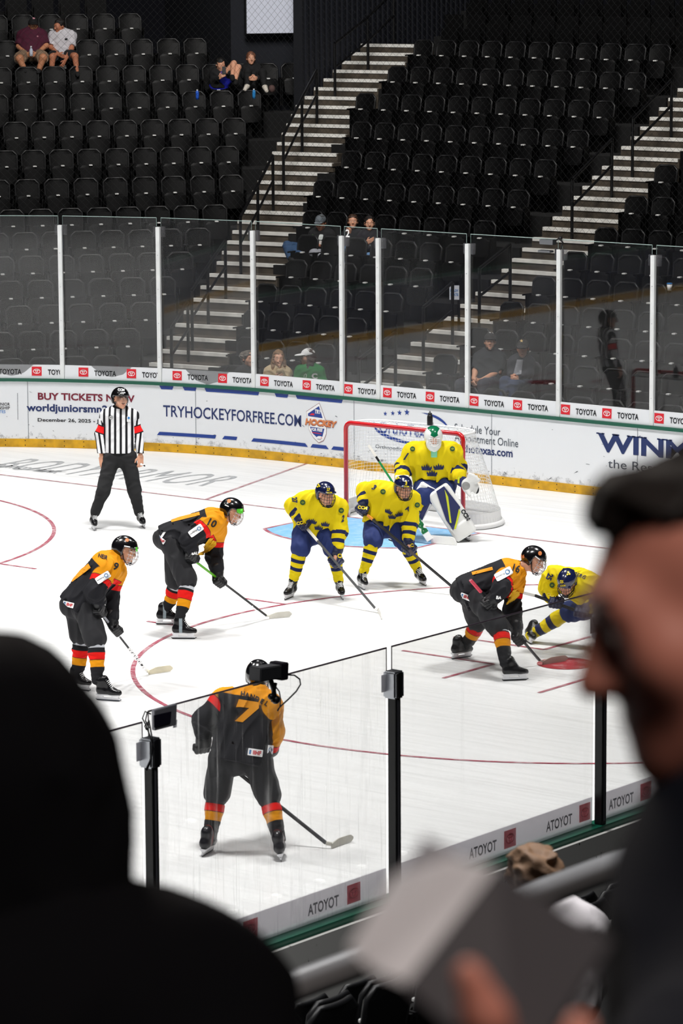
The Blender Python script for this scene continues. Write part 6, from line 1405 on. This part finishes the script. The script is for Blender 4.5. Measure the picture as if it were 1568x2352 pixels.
decal('shirt_print', star2d((0, 0), .5), f.shirt, f, (548, 455), (70, 10), (8, -70), mat('print_green', '#74a85c', .7), f.shirto, .3, .006); decal('shirt_print', rect2d(1, 1.3, .3), f.shirt, f, (668, 468), (60, 4), (14, -62), mat('print_pale', '#dfe6e4', .7), f.shirto, .3, .006); decal('shirt_print', rect2d(2, .5, .1), f.shirt, f, (640, 545), (50, 4), (4, -60), mat('print_pale', '#dfe6e4', .7), f.shirto, .3, .006)
ph = thing('phone', 'dark phone in the hands of the person in the flat cap', 'phone', tuple(at(*f.px(455, 520), f.D - .4))); MB().box(at(*f.px(455, 515), f.D - .4), A(.036, .005, .07), np.array([RT, nrm(-FW + UP), UP])).build('phone_body', BLKP, ph, bevel=.003)
f, g = sit('person in dark top and grey trousers with a fist at the mouth', Z3, dict(pel=(1010, 690, 0), chs=(1120, 440, 0), nk=(1128, 345, -.03), hd=(1130, 248, -.07), sa=(1040, 430, 0), sb=(1215, 430, 0), ea=(1060, 570, -.22), eb=(1240, 580, -.05), wa=(1072, 440, -.2), wb=(1170, 610, -.24), ha=(1095, 335, -.19), hb=(1110, 610, -.28),
    pa=(950, 690, 0), pb=(1070, 700, 0), ka=(815, 550, -.3), kb=(565, 700, -.42), aa=(850, 810, -.38), ab=(710, 790, -.46), ta=(860, 850, -.46), tb=(800, 815, -.5)), 'M', 6, (0, -.05, 1), dict(shirt=C('navy_black', '#121319'), pants=C('grey_trousers', '#9a9ca4'), shoes=C('shoe_lime', '#c9d27a'), hair=('short', '#3d2718'), skin='spectator', bulk=.88, curla=1.5, hs=.97))
f, g = sit('person in dark sweater and light blue jeans sitting with crossed legs', Z3, dict(pel=(1350, 740, 0), chs=(1375, 470, 0), nk=(1375, 375, -.03), hd=(1370, 275, -.07), sa=(1265, 460, 0), sb=(1480, 460, 0), ea=(1215, 600, -.04), eb=(1500, 600, -.04), wa=(1320, 555, -.26), wb=(1320, 620, -.26), ha=(1400, 515, -.28), hb=(1230, 610, -.3),
    pa=(1270, 750, 0), pb=(1420, 750, 0), ka=(1045, 615, -.38), kb=(1300, 775, -.42), aa=(1180, 780, -.44), ab=(1090, 900, -.46), ta=(1260, 835, -.5), tb=(1080, 930, -.55)), 'M', 6, (.02, -.1, 1), dict(shirt=C('plum_black', '#15111c'), pants=C('jeans_light', '#6f9acb'), shoes=C('shoe_blackwhite', '#2a2a2c'), hair=('tied', '#17100e'), skin='spectator', skintone=('#cf9374',), bulk=.95))
Z4 = (540, 780, .1531)
f, g = sit('person in cream jacket in the front row, hand at the chin', Z4, dict(pel=(650, 820, 0), chs=(645, 500, 0), nk=(648, 400, -.03), hd=(650, 285, -.06), sa=(510, 490, 0), sb=(775, 490, 0), ea=(450, 640, -.05), eb=(735, 620, -.14), wa=(580, 600, -.25), wb=(665, 470, -.22), ha=(650, 570, -.28), hb=(675, 355, -.19)), 'M', 0, (.1, -.08, 1), dict(shirt=C('cream_jacket', '#cdb894'), jacket=True, thick=.024, hair=('long', '#8a6a4c'), skin='fairer', skintone=('#e0ab8e',), bulk=.92, curlb=.9))
f, g = sit('person in white cap and green jersey with a white C looking left', Z4, dict(pel=(1110, 830, 0), chs=(1110, 510, 0), nk=(1115, 385, -.02), hd=(1085, 265, -.04), sa=(975, 480, 0), sb=(1260, 490, 0), ea=(930, 640, -.05), eb=(1310, 650, -.05), wa=(1010, 690, -.25), wb=(1200, 700, -.25), ha=(1080, 700, -.3), hb=(1140, 700, -.3)), 'M', 0, (-.93, -.12, .3), dict(shirt=C('jersey_green', '#0f7a34'), thick=.026, hair=('long', '#3a281f'), cap=(C('cap_white', '#e9e9e9'), C('cap_white', '#e9e9e9')), skin='fairer', bulk=.98))
decal('jersey_letter', txt('C', .05), f.shirt, f, (1190, 548), (88, 6), (0, -78), WHT, f.shirto, .3, .006); decal('jersey_lace', ring2d((0, 0), .3, .5, .07), f.shirt, f, (1050, 548), (70, 0), (10, -70), WHT, f.shirto, .5, .006)
f, g = sit('person in dark jacket sitting half behind a glass post', Z4, dict(pel=(195, 820, 0), chs=(190, 500, 0), nk=(195, 400, -.02), hd=(198, 290, -.05), sa=(70, 500, 0), sb=(310, 500, 0), ea=(30, 640, -.05), eb=(350, 640, -.05), wa=(110, 700, -.25), wb=(280, 700, -.25), ha=(180, 700, -.3), hb=(210, 700, -.3)), 'M', 0, (.5, -.1, .85), dict(shirt=C('charcoal_jacket', '#1d1d20'), hair=('curly', '#6d655c'), skin='spectator', bulk=.92))
Z5 = (1030, 740, .1467)
f, g = sit('person in lettered dark cap and black t-shirt with folded hands', Z5, dict(pel=(600, 900, 0), chs=(640, 560, 0), nk=(645, 440, -.03), hd=(648, 310, -.07), sa=(480, 560, 0), sb=(800, 560, 0), ea=(420, 770, -.05), eb=(775, 780, -.05), wa=(390, 890, -.3), wb=(510, 910, -.32), ha=(400, 960, -.36), hb=(420, 950, -.37),
    pa=(500, 920, 0), pb=(700, 920, 0), ka=(190, 980, -.4), kb=(540, 985, -.42), aa=(180, 1250, -.42), ab=(520, 1270, -.42), ta=(180, 1290, -.52), tb=(520, 1300, -.52)), 'M', 1, (-.05, -.05, 1), dict(shirt=C('slate_tee', '#23262b'), sleeve=.85, pants=C('trousers_slate', '#34353f'), shoes=C('shoe_dark', '#1a1a1c'), cap=(C('cap_dark', '#232021'), C('cap_dark', '#232021')), flat=True, hair=('short', '#241a14'), skin='bearded', skintone=('#d8a184', '#2a1d15'), bulk=1.1))
Mb = headframe(V3(-.05, -.05, 1), V3(0, 1, .1)); solid('beard', SUB(U(.01, ell(f['hd'] + A(0, .045, -.085) @ Mb, A(.058, .05, .05), Mb)), ell(f['hd'] + A(0, .1, -.06) @ Mb, A(.026, .03, .012), Mb)), .007, mat('beard_dark', '#2e221b', .9), g)
decal('cap_lettering', txt('NPG', .03), f.cap, f, (660, 150), (38, 3), (0, -40), WHT, g, .6, .004)
f, g = sit('person in star cap, open dark jacket and grey shirt', Z5, dict(pel=(1090, 910, 0), chs=(1130, 640, 0), nk=(1155, 525, -.04), hd=(1160, 415, -.09), sa=(1015, 640, 0), sb=(1270, 640, 0), ea=(990, 790, -.06), eb=(1260, 800, -.06), wa=(960, 850, -.28), wb=(1090, 870, -.28), ha=(1010, 880, -.34), hb=(1050, 890, -.34),
    pa=(1020, 920, 0), pb=(1190, 920, 0), ka=(880, 930, -.36), kb=(1010, 990, -.42), aa=(840, 1180, -.42), ab=(1000, 1250, -.42), ta=(835, 1220, -.5), tb=(1000, 1290, -.5)), 'M', 1, (-.15, -.25, .95), dict(shirt=C('jacket_dark', '#1c1d26'), jacket=True, pants=C('jeans_dark', '#303b55'), shoes=C('shoe_dark', '#1a1a1c'), cap=(C('cap_dark', '#232021'), C('cap_dark', '#232021')), hair=('tied', '#33291f'), skin='spectator', skintone=('#cf9a82',), bulk=.98))
decal('cap_star', star2d((0, 0), .5), f.cap, f, (1140, 290), (60, 4), (0, -52), mat('star_gold', '#d8b77a', .6), g, .5, .004); decal('shirt_front', poly2d([(.3, 1), (.75, 1), (.62, .1), (0, 0)]), f.shirt, f, (1085, 710), (210, 0), (0, -250), C('grey_shirt', '#8b8c92'), f.shirto, .15, .006)
# ------------------------------------------------------------------ small things around the glass
def lathe_thing(name, label, cat, p, parts):
    g = thing(name, label, cat, tuple(p))
    for n_, prof, m_ in parts: MB().lathe(prof, p, 14).build(n_, m_, g, smooth=True)
q = at(1537, 668, seatD(None, 1537, 668, 'M', 3)); lathe_thing('paper_cup', 'white paper cup with blue lid at the right edge', 'cup', q, (('cup_body', [(.03, 0), (.04, .1)], WHT), ('cup_lid', [(.042, .098), (.042, .11), (.03, .115)], SKYB)))
sp_ = thing('paper_sign', 'white paper sign fixed to a dark rail beside the far stairs', 'sign', tuple(at(1043, 690, 53)))
Ds = ondepth((-4.66, 8.15, 2.3)) - .1; c0 = at(1043, 672, Ds)
MB().box(c0, A(.075, .004, .11), np.array([RT, nrm(np.cross(A(0, 0, 1), RT)), A(0, 0, 1)])).build('sheet', mat('paper_white', '#e4e8f2', .7), sp_)
for i, s_ in enumerate(('READY', 'SEATS')): plate('lettering', fit2d(text2d(s_, .02), w=.12, h=.04), lambda x, y, i=i: c0 + RT * (x - .06) + A(0, 0, y + .01 - i * .06) - FW * .008, SKYB, sp_)
MB().beam(c0 + RT * .07 + FW * .02, c0 + RT * .07 + FW * .02 - A(0, 0, .7), .03, .03).build('sign_post', BLACKM, sp_)
# goal-end camera on the far glass
p = wallmap(.0, 3.36, -.02); gcam = thing('glass_camera', 'small grey camera clamped on top of the end glass', 'camera', tuple(p))
MB().bbox((p[0] - .2, p[1] - .04, 3.37), (p[0] + .02, p[1] + .06, 3.44)).bbox((p[0] - .22, p[1] - .05, 3.26), (p[0] - .02, p[1] + .05, 3.29)).build('camera_body', ALU, gcam, bevel=.006)
MB().tube([p + A(.03, 0, .06), p + A(.1, 0, .1), p + A(.16, 0, .05), p + A(.12, 0, -.05)], .012, 6).build('cable', BLKP, gcam, smooth=True); solid('camera_head', ball(p + A(.12, 0, .1), .03), .008, BLKP, gcam)
# camera box on the near glass
def nearpt(u, v, x=12.99):
    r = pray(u, v); return CAM + r * ((x - CAM[0]) / r[0])
cm = nearpt(606, 1546, 13.02); g = thing('glass_camera', 'black box camera clamped on the near glass above the player back', 'camera', tuple(cm - A(0, 0, .1)))
yv = A(0, 1, 0); k0 = nearpt(588, 1548, 13.03); k1 = nearpt(640, 1540, 13.03)
MB().box(lerp(k0, k1, .42), A(.05, .115, .045), np.array([A(1, 0, 0), nrm((k1 - k0) * A(0, 1, 1)), nrm(np.cross(A(1, 0, 0), nrm((k1 - k0) * A(0, 1, 1))))])).build('camera_body', mat('camera_grey', '#2b2b2e', .5), g, bevel=.006)
MB().box(lerp(k0, k1, 1.0), A(.058, .035, .058), np.array([A(1, 0, 0), nrm((k1 - k0) * A(0, 1, 1)), nrm(np.cross(A(1, 0, 0), nrm((k1 - k0) * A(0, 1, 1))))])).build('lens_hood', mat('camera_purple_black', '#120c18', .4), g, bevel=.006)
lg = MB(); P_ = lambda u, v: nearpt(u, v, 13.03)
lg.tube([P_(622, 1563), P_(628, 1585), P_(632, 1608)], .016, 8); lg.tube([P_(632, 1568), P_(628, 1590), P_(626, 1612)], .014, 8); lg.build('clamp_leg', BLKP, g, smooth=True); solid('clamp_knob', U(.01, ball(P_(633, 1607), .03), ball(P_(622, 1600), .022)), .006, BLKP, g)
cbm = MB(); cbm.tube([P_(644, 1548), P_(660, 1550), P_(676, 1551), P_(688, 1560), P_(690, 1572), P_(680, 1588), P_(662, 1606), P_(642, 1624), P_(637, 1633)], .0055, 6); cbm.tube([P_(631, 1575), P_(641, 1588), P_(644, 1604), P_(643, 1622)], .0045, 6); cbm.build('cable', BLKP, g, smooth=True)
# receiver box with cables on the left near post
g = thing('receiver_box', 'grey receiver box with dark screen and cables at the left near post', 'device', tuple(nearpt(370, 1670, 13.03)))
def quadbox(pts, th, x=13.03):
    q = [nearpt(u, v, x) for u, v in pts]; return MB().add([p_ for p_ in q] + [p_ + A(th, 0, 0) for p_ in q], [[0, 1, 2, 3], [4, 5, 6, 7], [0, 1, 5, 4], [1, 2, 6, 5], [2, 3, 7, 6], [3, 0, 4, 7]])
quadbox([(347, 1630), (399, 1615), (397, 1664), (348, 1677)], .03).build('box_body', mat('box_grey', '#8c8c93', .35, metal=.5), g, bevel=.004); quadbox([(352, 1643), (392, 1634), (390, 1660), (353, 1671)], .006, 13.062).build('box_screen', mat('screen_dark', '#141220', .3), g)
quadbox([(398, 1655), (406, 1653), (405, 1670), (397, 1672)], .004).build('tape_piece', CLIP, g)
cb_ = MB()
for pts in (((346, 1640), (333, 1634), (327, 1650), (336, 1668), (344, 1690), (352, 1720), (344, 1748), (334, 1770)), ((347, 1632), (338, 1636), (334, 1655), (342, 1672), (336, 1676), (332, 1668), (342, 1655), (350, 1700), (347, 1745), (337, 1770))): cb_.tube([nearpt(u, v, 13.095) for u, v in pts], .005, 6)
cb_.build('cable', BLKP, g, smooth=True)
# ------------------------------------------------------------------ spectators right in front of the lens
def fp(u, v, D): return at(u, v, D)
HOOD = mat('hoodie_black', '#060609', .95, bmp=(300, .15, .002), spec=.1)
D = 3.6; hc = fp(-5, 1785, D); M = headframe(V3(.05, .0, -1), V3(0, 1, 0))
g = thing('person', 'person in black hood seen from behind, large and blurred at lower left', 'person', tuple(fp(25, 2352, D) - A(0, 0, .6)))
body = U(.04, head_sdf(hc, M), cap(fp(10, 1930, D), fp(40, 2300, D), .055, .07), cap(fp(40, 2450, D), fp(40, 2900, D), .15), cap(fp(-330, 2440, D), fp(380, 2430, D), .06))
solid('body', body, .009, skinmat('hooded'), g, head_ch(hc, M))
hd_ = U(.08, ell(hc + A(0, -.01, .02) @ M, A(.108, .125, .125), M), ell(fp(15, 1930, D), A(.1, .12, .14)), cap(fp(40, 2060, D + .03), fp(50, 2300, D), .104, .13))
solid('hood', WR(hd_, .004, 24, 6), .01, HOOD, g)
jk = U(.09, cap(fp(-330, 2420, D), fp(400, 2400, D), .1, .095), cap(fp(40, 2420, D), fp(40, 2950, D), .2), cap(fp(410, 2390, D), fp(560, 2750, D - .08), .098, .09), cap(fp(-340, 2360, D), fp(-480, 2800, D), .1), ball(fp(470, 2250, D), .05))
solid('jacket', WR(jk, .006, 20, 7), .011, HOOD, g)
# man in profile on the right
D = 2.6; fw_ = V3(-.948, -.318, .12); up_ = V3(-.318, .948, .05); hc = fp(1668, 1378, D); M = headframe(fw_, up_)
g = thing('person', 'person in dark navy jacket, face in profile looking down, large and blurred', 'person', tuple(fp(1700, 2352, D) - A(0, 0, .6)))
hsd = 1.0; L = lambda x, y, z: hc + (A(x, y, z) * hsd) @ M
hand = U(.012, cap(fp(1215, 2600, 2.04), fp(1260, 2680, 2.15), .042, .036), cap(fp(1185, 2500, 2.0), fp(1112, 2340, 1.955), .0155, .0125), cap(fp(1112, 2340, 1.955), fp(1078, 2242, 1.95), .0125, .0095), *[cap(fp(1250 + 30 * i, 2540 - 10 * i, 2.07), fp(1200 + 45 * i, 2440 - 28 * i, 2.065), .0105, .009) for i in range(4)])
body = U(.03, head_sdf(hc, M, ears=False, crown=.072), cap(L(0, -.03, -.08), fp(1860, 1980, D + .02), .056, .07), cap(fp(1920, 2110, D), fp(1930, 2900, D), .13), cap(fp(1750, 2150, D), fp(1620, 2560, D - .25), .05, .042), cap(fp(1620, 2560, D - .25), fp(1265, 2700, 2.15), .042, .03))
solid('body', U(.015, body, hand), .0055, layered('skin_profile', '#a4695a', [('lipc', '#9c5146'), ('browc', '#22160f'), ('eyec', '#e9e4dc'), ('pupc', '#1a120e')], rough=.5, spec=.4, soft=.002), g, head_ch(hc, M))
hr = U(.02, ell(L(0, -.022, .034), A(.088, .108, .083), M), ell(L(0, -.06, -.01), A(.084, .075, .09), M), ball(L(0, .05, .088), .024), ball(L(.03, .05, .086), .02), ball(L(-.03, .05, .086), .02))
hr = SUB(hr, rbox(L(0, .1, -.135), A(.12, .108, .205), M, .03), .02); solid('hair', WR(hr, .006, 60, 5), .006, mat('hair_profile', '#0d0806', .8, spec=.2, bmp=(300, .5, .004)), g)
jk = U(.06, cap(fp(1920, 2110, D), fp(1930, 2900, D), .16, .17), cap(fp(1745, 2150, D - .02), fp(1620, 2560, D - .25), .076, .066), cap(fp(1620, 2560, D - .25), fp(1330, 2740, 2.2), .06, .05), cap(fp(1850, 1960, D), fp(1850, 2080, D), .075, .12))
solid('jacket', WR(jk, .005, 24, 8), .009, mat('jacket_navy', '#080b14', .95, spec=.1, bmp=(250, .15, .002)), g)
# open programme booklet
g = thing('programme_booklet', 'open blurred booklet with pale pages and dark cover held over the rail', 'booklet', tuple(fp(1130, 2240, 2.0)))
def sheet(name, pts, th, m):
    q = [fp(*p_) for p_ in pts]; n = nrm(np.cross(q[1] - q[0], q[-1] - q[0])); MB().add(q + [p_ + n * th for p_ in q], [list(range(len(q))), list(range(len(q), 2 * len(q)))] + [[i, (i + 1) % len(q), len(q) + (i + 1) % len(q), len(q) + i] for i in range(len(q))]).build(name, m, g)
PAPER = glassmat('paper_page', .97, (.85, .85, .88, 1), refl=.2)
sheet('cover', [(1138, 1992, 2.03), (1405, 2158, 1.98), (1190, 2500, 1.96), (930, 2262, 2.01)], .006, mat('cover_charcoal', '#353337', .6))
sheet('page', [(1134, 1990, 2.035), (930, 2258, 2.015), (858, 2230, 2.06), (1030, 1965, 2.07)], .002, PAPER)
sheet('page', [(1030, 1965, 2.07), (858, 2230, 2.06), (800, 2175, 2.09), (905, 2010, 2.1)], .002, PAPER)
sheet('page', [(975, 1918, 2.1), (1045, 1960, 2.075), (905, 2100, 2.08), (880, 2080, 2.1)], .002, glassmat('paper_page_grey', .97, (.4, .4, .44, 1), refl=.2))
# seated spectator lower down, fair curly hair and white top
Z6 = (1180, 1920, .2474)
f = Fig(Z6, dict(pel=(360, 1560, 0), chs=(420, 900, 0), nk=(330, 640, -.02), hd=(190, 385, 0), sa=(140, 900, 0), sb=(690, 870, 0), ea=(60, 1200, .1), eb=(800, 1250, .1), wa=(120, 1500, .3), wb=(700, 1500, .3), ha=(150, 1600, .35), hb=(650, 1600, .35)), D=14)
f.J['pa'] = f['pel'] - RT * .09; f.J['pb'] = f['pel'] + RT * .09
person('person in white top seen from behind past the booklet', f, (.1, -.05, -1), (0, 1, 0), dict(shirt=C('white_top', '#d8d2d4'), hair=('curly', '#8a6a50'), skin='spectator', base=tuple(f['pel'] - A(0, 0, .45)), h=.012, hc=.014, bulk=.95))
